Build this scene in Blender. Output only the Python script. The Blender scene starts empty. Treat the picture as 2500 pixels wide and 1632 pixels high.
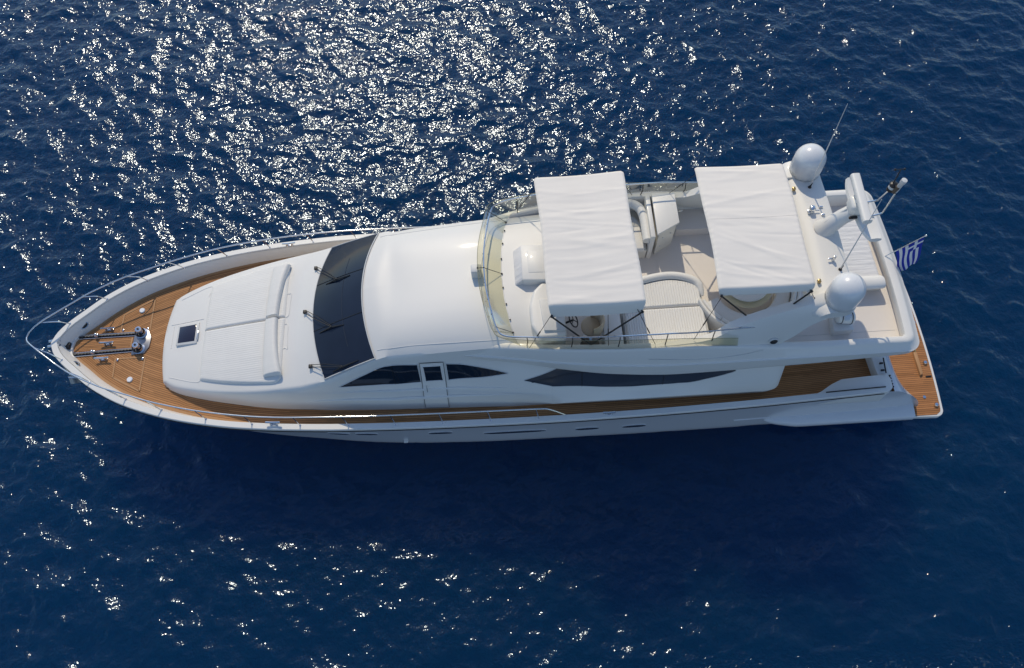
import bpy, bmesh, math, random
import numpy as np
from mathutils import Vector, Matrix
from mathutils.bvhtree import BVHTree
R = math.radians
random.seed(7)
sc = bpy.context.scene
COL = sc.collection

# ------------------------------------------------------------------ camera
CAM = Vector((13.52106339, -10.59026016, 23.2875604))
YAW, PIT, ROL = R(0.44378), R(63.55248), R(-3.14062)
FPX = 1849.978
fw = Vector((math.sin(YAW)*math.cos(PIT), math.cos(YAW)*math.cos(PIT), -math.sin(PIT)))
r0 = Vector((math.cos(YAW), -math.sin(YAW), 0)); u0 = r0.cross(fw)
rr = r0*math.cos(ROL) + u0*math.sin(ROL); uu = -r0*math.sin(ROL) + u0*math.cos(ROL)
cd = bpy.data.cameras.new('camera'); cam = bpy.data.objects.new('camera', cd); COL.objects.link(cam)
cd.sensor_fit = 'HORIZONTAL'; cd.sensor_width = 36.0; cd.lens = 36.0*FPX/2500.0
cd.clip_start = 0.1; cd.clip_end = 12000
M = Matrix.Identity(4)
for i in range(3):
    M[i][0] = rr[i]; M[i][1] = uu[i]; M[i][2] = -fw[i]; M[i][3] = CAM[i]
cam.matrix_world = M
sc.camera = cam

# ------------------------------------------------------------------ light
SUN_AZ, SUN_EL = R(-11.5), R(47.3)
w = bpy.data.worlds.new("World"); sc.world = w; w.use_nodes = True
nt = w.node_tree; bg = nt.nodes['Background']
sky = nt.nodes.new('ShaderNodeTexSky'); sky.sky_type = 'NISHITA'; sky.sun_disc = False
sky.sun_elevation = SUN_EL; sky.sun_rotation = SUN_AZ
sky.air_density = 1.0; sky.dust_density = 0.3; sky.ozone_density = 2.4
nt.links.new(sky.outputs[0], bg.inputs[0]); bg.inputs[1].default_value = 0.14
sl = bpy.data.lights.new('sun', 'SUN'); sun = bpy.data.objects.new('sun', sl); COL.objects.link(sun)
sl.energy = 2.45; sl.angle = R(0.53); sl.color = (1.0, 0.875, 0.66)
sdir = Vector((math.sin(SUN_AZ)*math.cos(SUN_EL), math.cos(SUN_AZ)*math.cos(SUN_EL), math.sin(SUN_EL)))
sun.rotation_euler = (-sdir).to_track_quat('-Z', 'Y').to_euler(); sun.location = (0, 0, 60)
sc.view_settings.view_transform = 'Standard'; sc.view_settings.look = 'None'
sc.view_settings.exposure = 0.0; sc.view_settings.gamma = 1.0; sc.view_settings.use_curve_mapping = False
sc.cycles.use_denoising = True; sc.cycles.max_bounces = 10; sc.cycles.transparent_max_bounces = 12

# ------------------------------------------------------------------ materials
def new_mat(name):
    m = bpy.data.materials.new(name); m.use_nodes = True
    return m, m.node_tree, m.node_tree.nodes['Principled BSDF']
def nd(t, kind, **kw):
    n = t.nodes.new(kind)
    for k, v in kw.items(): setattr(n, k, v)
    return n
def simple(name, col, rough=0.4, metal=0.0, coat=0.0, var=0.06, scale=2.0, bump=0.0, bscale=60.0):
    m, t, b = new_mat(name)
    b.inputs['Roughness'].default_value = rough; b.inputs['Metallic'].default_value = metal
    b.inputs['Coat Weight'].default_value = coat; b.inputs['Coat Roughness'].default_value = 0.08
    tc = nd(t, 'ShaderNodeTexCoord'); no = nd(t, 'ShaderNodeTexNoise')
    no.inputs['Scale'].default_value = scale; no.inputs['Detail'].default_value = 5
    t.links.new(tc.outputs['Object'], no.inputs['Vector'])
    mx = nd(t, 'ShaderNodeMix', data_type='RGBA')
    mx.inputs['A'].default_value = tuple(c*(1-var) for c in col)+(1,)
    mx.inputs['B'].default_value = tuple(min(1, c*(1+var)) for c in col)+(1,)
    t.links.new(no.outputs['Fac'], mx.inputs['Factor']); t.links.new(mx.outputs['Result'], b.inputs['Base Color'])
    if bump:
        n2 = nd(t, 'ShaderNodeTexNoise'); n2.inputs['Scale'].default_value = bscale; n2.inputs['Detail'].default_value = 3
        t.links.new(tc.outputs['Object'], n2.inputs['Vector'])
        bp = nd(t, 'ShaderNodeBump'); bp.inputs['Strength'].default_value = 1; bp.inputs['Distance'].default_value = bump
        t.links.new(n2.outputs['Fac'], bp.inputs['Height']); t.links.new(bp.outputs[0], b.inputs['Normal'])
    return m
GEL = simple('gelcoat_white', (.75, .735, .70), .46, coat=.08, var=.03, scale=.8)
CREAM = simple('gelcoat_cream', (.74, .71, .64), .4, coat=.15, var=.04, scale=1.5)
DECKW = simple('nonskid_deck', (.74, .69, .645), .6, var=.04, scale=1.2, bump=.002, bscale=150)
VINYL = simple('white_vinyl', (.75, .735, .70), .55, var=.04, scale=3, bump=.002, bscale=14)
STEEL = simple('polished_steel', (.72, .73, .74), .14, metal=1.0, var=.05, scale=8)
DARKM = simple('dark_metal', (.035, .035, .038), .35, metal=.6, var=.2, scale=20)
BLACK = simple('black_rubber', (.012, .012, .014), .5, var=.3, scale=15)
GREYW = simple('grey_white', (.62, .62, .61), .5, var=.08, scale=6)
TAN = simple('tan_leather', (.50, .40, .28), .5, var=.08, scale=5, bump=.001, bscale=40)
BROWN = simple('dark_brown', (.10, .075, .055), .6, var=.2, scale=8, bump=.002, bscale=25)
GLASS = simple('tinted_glass', (.010, .014, .024), .03, coat=.3, var=.4, scale=1.2)
WSG = simple('windscreen_glass', (.017, .025, .045), .08, coat=0, var=.35, scale=.9)
WSG.node_tree.nodes['Principled BSDF'].inputs['Specular IOR Level'].default_value = .22
SMOKE = simple('smoked_panel', (.045, .055, .075), .12, coat=0, var=.3, scale=1.0)
BRASS = simple('brass_fitting', (.5, .36, .16), .3, metal=.8, var=.15, scale=12)
HULLW = simple('hull_white', (.66, .675, .71), .25, coat=.4, var=.03, scale=.6)
PORT = simple('porthole_glass', (.07, .08, .10), .15, var=.2)
BOOT = simple('antifouling', (.02, .03, .06), .6, var=.2, scale=3)

SMOKE.node_tree.nodes['Principled BSDF'].inputs['Specular IOR Level'].default_value = .2
PLATE = simple('windlass_plate', (.34, .34, .35), .32, metal=.9, var=.15, scale=9)
def canvas_mat(name, col, sx, sy, dist):
    m, t, b = new_mat(name); b.inputs['Roughness'].default_value = .85
    b.inputs['Sheen Weight'].default_value = .1
    tc = nd(t, 'ShaderNodeTexCoord'); mp = nd(t, 'ShaderNodeMapping'); mp.inputs['Scale'].default_value = (sx, sy, 1)
    no = nd(t, 'ShaderNodeTexNoise'); no.inputs['Scale'].default_value = 1; no.inputs['Detail'].default_value = 4; no.inputs['Distortion'].default_value = .5
    t.links.new(tc.outputs['Object'], mp.inputs[0]); t.links.new(mp.outputs[0], no.inputs['Vector'])
    n3 = nd(t, 'ShaderNodeTexNoise'); n3.inputs['Scale'].default_value = 1.6; n3.inputs['Detail'].default_value = 4
    t.links.new(tc.outputs['Object'], n3.inputs['Vector'])
    mx = nd(t, 'ShaderNodeMix', data_type='RGBA')
    mx.inputs['A'].default_value = tuple(c*.95 for c in col)+(1,); mx.inputs['B'].default_value = tuple(c*1.04 for c in col)+(1,)
    t.links.new(n3.outputs['Fac'], mx.inputs['Factor']); t.links.new(mx.outputs['Result'], b.inputs['Base Color'])
    bp = nd(t, 'ShaderNodeBump'); bp.inputs['Strength'].default_value = 1; bp.inputs['Distance'].default_value = dist
    t.links.new(no.outputs['Fac'], bp.inputs['Height']); t.links.new(bp.outputs[0], b.inputs['Normal'])
    return m
CANVAS = canvas_mat('awning_canvas', (.85, .795, .72), .9, 5, .006)
CLOTH = canvas_mat('cover_cloth', (.72, .71, .70), 2.0, 9, .03)

def teak_mat(name, col, pitch=.056):
    m, t, b = new_mat(name); b.inputs['Roughness'].default_value = .62; b.inputs['Specular IOR Level'].default_value = .2
    uv = nd(t, 'ShaderNodeUVMap'); uv.uv_map = 'UVMap'
    sep = nd(t, 'ShaderNodeSeparateXYZ'); t.links.new(uv.outputs[0], sep.inputs[0])
    dv = nd(t, 'ShaderNodeMath', operation='DIVIDE'); dv.inputs[1].default_value = pitch; t.links.new(sep.outputs['Y'], dv.inputs[0])
    fl = nd(t, 'ShaderNodeMath', operation='FLOOR'); t.links.new(dv.outputs[0], fl.inputs[0])
    fr = nd(t, 'ShaderNodeMath', operation='FRACT'); t.links.new(dv.outputs[0], fr.inputs[0])
    # a butt joint every couple of metres, staggered from plank to plank
    so = nd(t, 'ShaderNodeMath', operation='MULTIPLY'); so.inputs[1].default_value = .618; t.links.new(fl.outputs[0], so.inputs[0])
    ux = nd(t, 'ShaderNodeMath', operation='DIVIDE'); ux.inputs[1].default_value = 2.3; t.links.new(sep.outputs['X'], ux.inputs[0])
    ad = nd(t, 'ShaderNodeMath', operation='ADD'); t.links.new(so.outputs[0], ad.inputs[0]); t.links.new(ux.outputs[0], ad.inputs[1])
    f2 = nd(t, 'ShaderNodeMath', operation='FLOOR'); t.links.new(ad.outputs[0], f2.inputs[0])
    cv = nd(t, 'ShaderNodeCombineXYZ'); t.links.new(fl.outputs[0], cv.inputs[0]); t.links.new(f2.outputs[0], cv.inputs[1])
    wn = nd(t, 'ShaderNodeTexWhiteNoise', noise_dimensions='3D'); t.links.new(cv.outputs[0], wn.inputs['Vector'])
    mp = nd(t, 'ShaderNodeMapping'); mp.inputs['Scale'].default_value = (3, 70, 1); t.links.new(uv.outputs[0], mp.inputs[0])
    gr = nd(t, 'ShaderNodeTexNoise'); gr.inputs['Scale'].default_value = 1; gr.inputs['Detail'].default_value = 4; t.links.new(mp.outputs[0], gr.inputs['Vector'])
    big = nd(t, 'ShaderNodeTexNoise'); big.inputs['Scale'].default_value = .9; big.inputs['Detail'].default_value = 3; t.links.new(uv.outputs[0], big.inputs['Vector'])
    a1 = nd(t, 'ShaderNodeMath', operation='MULTIPLY_ADD'); a1.inputs[1].default_value = .55; t.links.new(wn.outputs['Value'], a1.inputs[0]); t.links.new(gr.outputs['Fac'], a1.inputs[2])
    a2 = nd(t, 'ShaderNodeMath', operation='MULTIPLY_ADD'); a2.inputs[1].default_value = .6; t.links.new(big.outputs['Fac'], a2.inputs[0]); t.links.new(a1.outputs[0], a2.inputs[2])
    rp = nd(t, 'ShaderNodeMapRange'); rp.inputs['From Min'].default_value = .5; rp.inputs['From Max'].default_value = 1.7; t.links.new(a2.outputs[0], rp.inputs[0])
    mx = nd(t, 'ShaderNodeMix', data_type='RGBA')
    mx.inputs['A'].default_value = tuple(c*.60 for c in col)+(1,); mx.inputs['B'].default_value = (col[0]*1.28, col[1]*1.34, col[2]*1.45, 1)
    t.links.new(rp.outputs[0], mx.inputs['Factor'])
    ck = nd(t, 'ShaderNodeMath', operation='LESS_THAN'); ck.inputs[1].default_value = .17; t.links.new(fr.outputs[0], ck.inputs[0])
    m2 = nd(t, 'ShaderNodeMix', data_type='RGBA'); m2.inputs['B'].default_value = (.05, .035, .025, 1)
    t.links.new(mx.outputs['Result'], m2.inputs['A']); t.links.new(ck.outputs[0], m2.inputs['Factor'])
    t.links.new(m2.outputs['Result'], b.inputs['Base Color'])
    return m
TEAK = teak_mat('teak_planks', (.45, .212, .082))
TEAK2 = teak_mat('teak_platform', (.42, .18, .066), .066)
TEAKB = simple('teak_border', (.43, .23, .10), .6, var=.15, scale=6)

def acrylic():
    m = bpy.data.materials.new('tinted_acrylic'); m.use_nodes = True; t = m.node_tree; t.nodes.clear()
    o = nd(t, 'ShaderNodeOutputMaterial'); tr = nd(t, 'ShaderNodeBsdfTransparent'); gl = nd(t, 'ShaderNodeBsdfGlossy')
    df = nd(t, 'ShaderNodeBsdfDiffuse'); df.inputs[0].default_value = (.55, .5, .3, 1)
    tc = nd(t, 'ShaderNodeTexCoord'); no = nd(t, 'ShaderNodeTexNoise'); no.inputs['Scale'].default_value = 1.5
    t.links.new(tc.outputs['Object'], no.inputs['Vector'])
    mc = nd(t, 'ShaderNodeMix', data_type='RGBA'); mc.inputs['A'].default_value = (.86, .845, .70, 1); mc.inputs['B'].default_value = (.90, .885, .77, 1)
    t.links.new(no.outputs['Fac'], mc.inputs['Factor']); t.links.new(mc.outputs['Result'], tr.inputs[0])
    gl.inputs['Roughness'].default_value = .12
    fr = nd(t, 'ShaderNodeFresnel'); fr.inputs[0].default_value = 1.45
    m0 = nd(t, 'ShaderNodeMixShader'); m0.inputs[0].default_value = .03; t.links.new(tr.outputs[0], m0.inputs[1]); t.links.new(df.outputs[0], m0.inputs[2])
    m1 = nd(t, 'ShaderNodeMixShader'); fm = nd(t, 'ShaderNodeMath', operation='MULTIPLY'); fm.inputs[1].default_value = .45; t.links.new(fr.outputs[0], fm.inputs[0]); t.links.new(fm.outputs[0], m1.inputs[0]); t.links.new(m0.outputs[0], m1.inputs[1]); t.links.new(gl.outputs[0], m1.inputs[2])
    t.links.new(m1.outputs[0], o.inputs[0]); return m
ACRYL = acrylic()

def flag_mat():
    m, t, b = new_mat('flag_cloth'); b.inputs['Roughness'].default_value = .8
    uv = nd(t, 'ShaderNodeUVMap'); uv.uv_map = 'UVMap'; sp = nd(t, 'ShaderNodeSeparateXYZ'); t.links.new(uv.outputs[0], sp.inputs[0])
    def mth(op, a, bb):
        n = nd(t, 'ShaderNodeMath', operation=op)
        for i, q in enumerate((a, bb)):
            if isinstance(q, (int, float)): n.inputs[i].default_value = q
            elif q is not None: t.links.new(q, n.inputs[i])
        return n.outputs[0]
    U, Vv = sp.outputs['X'], sp.outputs['Y']
    n9 = mth('FLOOR', mth('MULTIPLY', Vv, 8.999), None); stripe = mth('MODULO', n9, 2)     # 0 blue 1 white (9 stripes, blue outermost)
    can = mth('MULTIPLY', mth('LESS_THAN', U, .37), mth('GREATER_THAN', Vv, 4/9))
    cx = mth('LESS_THAN', mth('ABSOLUTE', mth('SUBTRACT', U, .185), None), .037)
    cy = mth('LESS_THAN', mth('ABSOLUTE', mth('SUBTRACT', Vv, 6.5/9), None), .0556)
    cross = mth('MAXIMUM', cx, cy)
    white = mth('ADD', mth('MULTIPLY', can, cross), mth('MULTIPLY', mth('SUBTRACT', 1, can), stripe))
    mx = nd(t, 'ShaderNodeMix', data_type='RGBA'); mx.inputs['A'].default_value = (.006, .026, .34, 1); mx.inputs['B'].default_value = (.70, .71, .74, 1)
    t.links.new(white, mx.inputs['Factor']); t.links.new(mx.outputs['Result'], b.inputs['Base Color']); return m
FLAGM = flag_mat()

def sea_mat():
    m, t, b = new_mat('sea_water')
    b.inputs['Roughness'].default_value = .118; b.inputs['IOR'].default_value = 1.333; b.inputs['Specular IOR Level'].default_value = .7; b.inputs['Specular Tint'].default_value = (.69, .83, 1.0, 1)
    b.subsurface_method = 'RANDOM_WALK'
    b.inputs['Subsurface Weight'].default_value = 1.0; b.inputs['Subsurface Radius'].default_value = (.5, 1.0, 1.6); b.inputs['Subsurface Scale'].default_value = 40.0
    b.inputs['Coat Weight'].default_value = .06; b.inputs['Coat Roughness'].default_value = .42; b.inputs['Coat IOR'].default_value = 1.33
    ge = nd(t, 'ShaderNodeNewGeometry')
    def noise(scale, detail, sx=1, sy=1, rot=0, rough=.5):
        mp = nd(t, 'ShaderNodeMapping'); mp.inputs['Scale'].default_value = (sx, sy, 1); mp.inputs['Rotation'].default_value = (0, 0, rot)
        n = nd(t, 'ShaderNodeTexNoise'); n.inputs['Scale'].default_value = scale; n.inputs['Detail'].default_value = detail
        n.inputs['Roughness'].default_value = rough
        t.links.new(ge.outputs['Position'], mp.inputs[0]); t.links.new(mp.outputs[0], n.inputs['Vector']); return n
    big = noise(.06, 3)
    mx = nd(t, 'ShaderNodeMix', data_type='RGBA')
    mx.inputs['A'].default_value = (.0000, .0200, .066, 1); mx.inputs['B'].default_value = (.0001, .0295, .094, 1)
    t.links.new(big.outputs['Fac'], mx.inputs['Factor']); t.links.new(mx.outputs['Result'], b.inputs['Base Color'])
    n1 = noise(3.4, 2, 1, 1.5, R(18), .5); n2 = noise(8.5, 1.5, 1.25, 1, R(-25), .5)
    b1 = nd(t, 'ShaderNodeBump'); b1.inputs['Strength'].default_value = 1; b1.inputs['Distance'].default_value = .034
    b2 = nd(t, 'ShaderNodeBump'); b2.inputs['Strength'].default_value = 1; b2.inputs['Distance'].default_value = .021
    t.links.new(n1.outputs['Fac'], b1.inputs['Height']); t.links.new(n2.outputs['Fac'], b2.inputs['Height'])
    # beyond the modelled waves the same chop goes on as relief
    n0 = noise(.75, 4, 1, 1.7, R(22), .6); b0 = nd(t, 'ShaderNodeBump'); b0.inputs['Distance'].default_value = .45
    sp = nd(t, 'ShaderNodeSeparateXYZ'); t.links.new(ge.outputs['Position'], sp.inputs[0])
    def far(sock, c, half):
        a_ = nd(t, 'ShaderNodeMath', operation='SUBTRACT'); a_.inputs[1].default_value = c; t.links.new(sock, a_.inputs[0])
        b_ = nd(t, 'ShaderNodeMath', operation='ABSOLUTE'); t.links.new(a_.outputs[0], b_.inputs[0])
        c_ = nd(t, 'ShaderNodeMapRange'); c_.inputs['From Min'].default_value = half-.3; c_.inputs['From Max'].default_value = half+.6; t.links.new(b_.outputs[0], c_.inputs[0]); return c_.outputs[0]
    mxm = nd(t, 'ShaderNodeMath', operation='MAXIMUM'); t.links.new(far(sp.outputs['X'], 15.0, 30.0), mxm.inputs[0]); t.links.new(far(sp.outputs['Y'], 10.75, 20.25), mxm.inputs[1])
    t.links.new(mxm.outputs[0], b0.inputs['Strength']); t.links.new(n0.outputs['Fac'], b0.inputs['Height']); t.links.new(b0.outputs[0], b1.inputs['Normal'])
    t.links.new(b1.outputs[0], b2.inputs['Normal']); t.links.new(b2.outputs[0], b.inputs['Normal'])
    return m
SEA = sea_mat()

# ------------------------------------------------------------------ mesh helpers
def pchip(xs, ys):
    xs = np.array(xs, float); ys = np.array(ys, float); h = np.diff(xs); d = np.diff(ys)/h
    m = np.zeros_like(ys); m[0] = d[0]; m[-1] = d[-1]
    for i in range(1, len(xs)-1):
        if d[i-1]*d[i] > 0:
            a = 2*h[i]+h[i-1]; c = h[i]+2*h[i-1]; m[i] = (a+c)/(a/d[i-1]+c/d[i])
    def f(x):
        x = min(max(x, xs[0]), xs[-1]); i = min(max(int(np.searchsorted(xs, x))-1, 0), len(xs)-2)
        t = (x-xs[i])/h[i]
        return float((1+2*t)*(1-t)**2*ys[i]+t*(1-t)**2*h[i]*m[i]+t*t*(3-2*t)*ys[i+1]+t*t*(t-1)*h[i]*m[i+1])
    return f
def tab(*pts): return pchip([p[0] for p in pts], [p[1] for p in pts])
def smooth_path(pts, n=6, closed=False):
    P = [Vector(p) for p in pts]; out = []; L = len(P)
    for i in range(L if closed else L-1):
        p1, p2 = P[i], P[(i+1) % L]
        p0 = P[i-1] if (i > 0 or closed) else p1*2-p2
        p3 = P[(i+2) % L] if (i+2 < L or closed) else p2*2-p1
        for k in range(n):
            t = k/n
            out.append(.5*((2*p1)+(p2-p0)*t+(2*p0-5*p1+4*p2-p3)*t*t+(3*p1-p0-3*p2+p3)*t**3))
    if not closed: out.append(P[-1])
    return out
def lerp(a, b, t): return a+(b-a)*t

class MB:
    def __init__(s): s.v = []; s.f = []; s.uv = {}
    def add(s, vs, fs):
        o = len(s.v); s.v += [tuple(p) for p in vs]; s.f += [tuple(i+o for i in f) for f in fs]; return s
    def grid(s, rows, cu=False, cv=False, uvs=None):
        n, k = len(rows), len(rows[0]); o = len(s.v)
        for r in rows: s.v += [tuple(p) for p in r]
        if uvs:
            for i, r in enumerate(uvs):
                for j, q in enumerate(r): s.uv[o+i*k+j] = q
        for i in range(n if cv else n-1):
            for j in range(k if cu else k-1):
                a = o+i*k+j; b = o+i*k+(j+1) % k; c = o+((i+1) % n)*k+(j+1) % k; d = o+((i+1) % n)*k+j
                s.f.append((a, b, c, d))
        return s
    def tube(s, path, r, n=8, closed=False, caps=True):
        P = [Vector(p) for p in path]; rows = []; up = None
        for i, p in enumerate(P):
            if closed: tg = P[(i+1) % len(P)]-P[i-1]
            else: tg = (P[min(i+1, len(P)-1)]-P[max(i-1, 0)])
            tg.normalize()
            if up is None: up = Vector((0, 0, 1)) if abs(tg.z) < .9 else Vector((1, 0, 0))
            sx = tg.cross(up); 
            if sx.length < 1e-5: sx = tg.cross(Vector((0, 1, 0)))
            sx.normalize(); up = sx.cross(tg).normalized()
            ri = r[i] if hasattr(r, '__len__') else r
            rows.append([p+(sx*math.cos(a)+up*math.sin(a))*ri for a in [2*math.pi*k/n for k in range(n)]])
        o = len(s.v); s.grid(rows, cu=True, cv=closed)
        if caps and not closed:
            s.f.append(tuple(o+k for k in range(n))); e = o+(len(P)-1)*n; s.f.append(tuple(e+k for k in reversed(range(n))))
        return s
    def frombm(s, bm):
        bm.verts.index_update(); s.add([v.co[:] for v in bm.verts], [[v.index for v in f.verts] for f in bm.faces]); bm.free(); return s
    def box(s, c, size, bev=.02, rz=0, rot=None, seg=2):
        bm = bmesh.new(); bmesh.ops.create_cube(bm, size=1)
        mt = Matrix.Translation(c) @ (rot if rot is not None else Matrix.Rotation(rz, 4, 'Z')) @ Matrix.Diagonal((*size, 1))
        bmesh.ops.transform(bm, matrix=mt, verts=bm.verts)
        if bev: bmesh.ops.bevel(bm, geom=bm.edges[:], offset=min(bev, min(size)*.45), segments=seg, affect='EDGES', profile=.5)
        return s.frombm(bm)
    def prism(s, poly, z0, z1, bev=.02, seg=2):
        bm = bmesh.new(); z1f = z1 if callable(z1) else (lambda x, y: z1)
        a = [bm.verts.new((p[0], p[1], z0)) for p in poly]; b = [bm.verts.new((p[0], p[1], z1f(p[0], p[1]))) for p in poly]
        n = len(poly); bm.faces.new(a[::-1]); top = bm.faces.new(b)
        for i in range(n): bm.faces.new((a[i], a[(i+1) % n], b[(i+1) % n], b[i]))
        bmesh.ops.recalc_face_normals(bm, faces=bm.faces[:])
        if bev: bmesh.ops.bevel(bm, geom=list(top.edges)+[e for e in bm.edges if len(set(e.verts) & set(a)) == 1], offset=bev, segments=seg, affect='EDGES', profile=.5)
        return s.frombm(bm)
    def lathe(s, prof, c=(0, 0, 0), n=24, axis=None, up=None):
        rows = []; q = Vector((0, 0, 1)).rotation_difference(Vector(axis)) if axis else None
        for (r, z) in prof:
            row = []
            for k in range(n):
                a = 2*math.pi*k/n; p = Vector((r*math.cos(a), r*math.sin(a), z))
                if q: p = q @ p
                row.append(Vector(c)+p)
            rows.append(row)
        return s.grid(rows, cu=True)
    def ball(s, c, r, n=12, sz=1.0):
        return s.lathe([(max(r*math.sin(math.pi*i/n), 1e-4), -r*sz*math.cos(math.pi*i/n)) for i in range(n+1)], c, 16)
    def build(s, name, mat, parent=None, sharp=38, smooth=True, recalc=True):
        me = bpy.data.meshes.new(name); me.from_pydata(s.v, [], s.f); me.update()
        if recalc:
            bm = bmesh.new(); bm.from_mesh(me)
            bmesh.ops.recalc_face_normals(bm, faces=bm.faces[:]); bm.to_mesh(me); bm.free()
        if s.uv:
            ul = me.uv_layers.new(name='UVMap'); a = np.zeros(len(me.loops)*2, np.float32)
            vi = np.empty(len(me.loops), np.int32); me.loops.foreach_get('vertex_index', vi)
            T = np.zeros((len(s.v), 2), np.float32)
            for k, q in s.uv.items(): T[k] = q
            ul.data.foreach_set('uv', T[vi].ravel())
        if smooth:
            me.shade_smooth()
            if sharp: me.set_sharp_from_angle(angle=R(sharp))
        me.materials.append(mat)
        o = bpy.data.objects.new(name, me); COL.objects.link(o)
        if parent is not None:
            o.parent = parent
            o.matrix_parent_inverse = Matrix.Translation(-parent.location) if parent.parent is None else Matrix.Identity(4)
        return o
def tag(o, label, cat, group=None, kind=None):
    if label: o['label'] = label
    if cat: o['category'] = cat
    if group: o['group'] = group
    if kind: o['kind'] = kind
    return o
def my(p): return Vector((p[0], -p[1], p[2]))
def tubeobj(name, path, r, mat, parent, n=8, closed=False): return MB().tube(path, r, n, closed).build(name, mat, parent)

# ------------------------------------------------------------------ sea
WZ = 0.35
def build_sea():
    N, L = 1024, 61.44
    dx = L/N; rng = np.random.default_rng(11)
    k1 = 2*np.pi*np.fft.fftfreq(N, dx); KX, KY = np.meshgrid(k1, k1, indexing='ij'); K = np.hypot(KX, KY); K[0, 0] = 1
    wd = np.array([-.42, -.9]); wd /= np.linalg.norm(wd)
    cs = (KX*wd[0]+KY*wd[1])/K
    kp = 2*np.pi/1.9
    S = K**-4.0*np.exp(-1.1*(kp/K)**2)*(.22+np.abs(cs)**2*np.where(cs > 0, 1, .35))*np.exp(-(K/(2*np.pi/.17))**2)
    S[K < 2*np.pi/9] *= .25; S[0, 0] = 0
    H = (rng.normal(size=(N, N))+1j*rng.normal(size=(N, N)))*np.sqrt(S)
    h = np.fft.ifft2(H).real; Hf = np.fft.fft2(h)
    sx = np.fft.ifft2(1j*KX*Hf).real; sy = np.fft.ifft2(1j*KY*Hf).real
    sc_ = .140/np.sqrt(.5*(sx.var()+sy.var())); Hf *= sc_; h = h*sc_
    ch = .75
    Dx = np.fft.ifft2(-1j*KX/K*Hf).real*-ch; Dy = np.fft.ifft2(-1j*KY/K*Hf).real*-ch
    def axis(lo, hi):
        a = np.arange(round(lo/dx), round(hi/dx)+1)*dx; ext = []; st = dx; x = 0
        while x < 4000: st *= 1.28; x += st; ext.append(x)
        e = np.array(ext)
        return np.concatenate([lo-e[::-1], a, hi+e]), len(e)
    X, ne = axis(-15.0, 45.0); Y, _ = axis(-9.5, 31.0)
    ix = np.round(X/dx).astype(int) % N; iy = np.round(Y/dx).astype(int) % N
    I, J = np.meshgrid(ix, iy, indexing='ij'); GX, GY = np.meshgrid(X, Y, indexing='ij')
    fx = np.ones(len(X)); fx[:ne] = 0; fx[-ne:] = 0; fy = np.ones(len(Y)); fy[:ne] = 0; fy[-ne:] = 0
    fade = fx[:, None]*fy[None, :]
    V = np.stack([GX+Dx[I, J]*fade, GY+Dy[I, J]*fade, WZ+h[I, J]*fade], -1).reshape(-1, 3).astype(np.float32)
    nx, ny = len(X), len(Y)
    q = (np.arange(nx-1)[:, None]*ny+np.arange(ny-1)[None, :]).ravel()
    F = np.stack([q, q+ny, q+ny+1, q+1], -1).astype(np.int32)
    me = bpy.data.meshes.new('sea'); me.vertices.add(len(V)); me.vertices.foreach_set('co', V.ravel())
    me.loops.add(F.size); me.loops.foreach_set('vertex_index', F.ravel())
    me.polygons.add(len(F)); me.polygons.foreach_set('loop_start', np.arange(len(F), dtype=np.int32)*4)
    me.update(calc_edges=True); me.shade_smooth(); me.materials.append(SEA)
    o = bpy.data.objects.new('sea', me); COL.objects.link(o)
    tag(o, 'deep navy blue sea with small choppy waves and sun glitter', 'sea', kind='structure')
build_sea()

# ------------------------------------------------------------------ yacht
Y = bpy.data.objects.new('motor_yacht', None); COL.objects.link(Y); Y.location = (13.0, 0, WZ)
tag(Y, 'large white motor yacht with teak decks and two canvas awnings lying on the sea', 'yacht')

# gunwale plan: half breadth, height of its top
GP = [(-.10, .0), (-.06, .12), (.03, .32), (.27, .62), (.72, 1.02), (1.18, 1.41), (1.68, 1.75), (2.26, 2.07), (2.91, 2.34), (3.69, 2.60),
      (4.66, 2.83), (5.8, 3.02), (7.34, 3.17), (8.75, 3.25), (10.2, 3.28), (12, 3.30), (14, 3.31), (17, 3.29), (20, 3.22), (22.5, 3.13), (24.0, 3.06),
      (24.4, 3.04), (24.8, 3.02), (25.2, 2.98), (25.6, 2.93), (25.95, 2.84), (26.2, 2.72)]
zg = tab((-.2, 3.26), (1, 3.28), (3, 3.24), (6, 3.2), (8.75, 3.16), (10.2, 3.08), (13, 2.98), (16, 2.93), (20, 2.93), (23, 2.97), (24.1, 2.97), (24.5, 2.9), (25.0, 2.52), (25.5, 1.92), (25.9, 1.25), (26.2, .55))
WLf = tab((1.35, 0), (2.0, .62), (3.0, 1.28), (4.38, 1.9), (6.04, 2.26), (7.62, 2.5), (8.5, 2.63), (9.72, 2.76), (10.93, 2.84), (13.3, 2.92), (18, 2.95), (22, 2.92), (25, 2.85), (26.3, 2.6))
Ghw = pchip([p[0] for p in GP], [p[1] for p in GP])
gst = [Vector((p[0], p[1], 0)) for p in GP]
gpath = []
for i in range(len(GP)-1):
    n = 4
    for k in range(n):
        x = lerp(GP[i][0], GP[i+1][0], k/n); gpath.append((x, Ghw(x)))
gpath.append(GP[-1])
def hull_row(x, G):
    z0 = zg(x); pts = []
    for s in [0, .06, .16, .3, .45, .6, .75, .9, 1.0, 1.2]:
        xs = x+1.45*math.exp(-(x+.1)/2.6)*s if x < 24 else x
        wl = WLf(xs); z = lerp(z0, WZ, s)
        if s <= 1: hw = lerp(G, min(wl, G), s**.8)
        else: hw = min(wl, G)*.93
        if x > 24: z = max(z, -.1) if s <= 1 else -.15
        pts.append(Vector((xs, hw, z)))
    return pts
hb = MB()
rows = [hull_row(x, g) for x, g in gpath]
hb.grid(rows); hb.grid([[my(p) for p in r] for r in rows])
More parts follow.
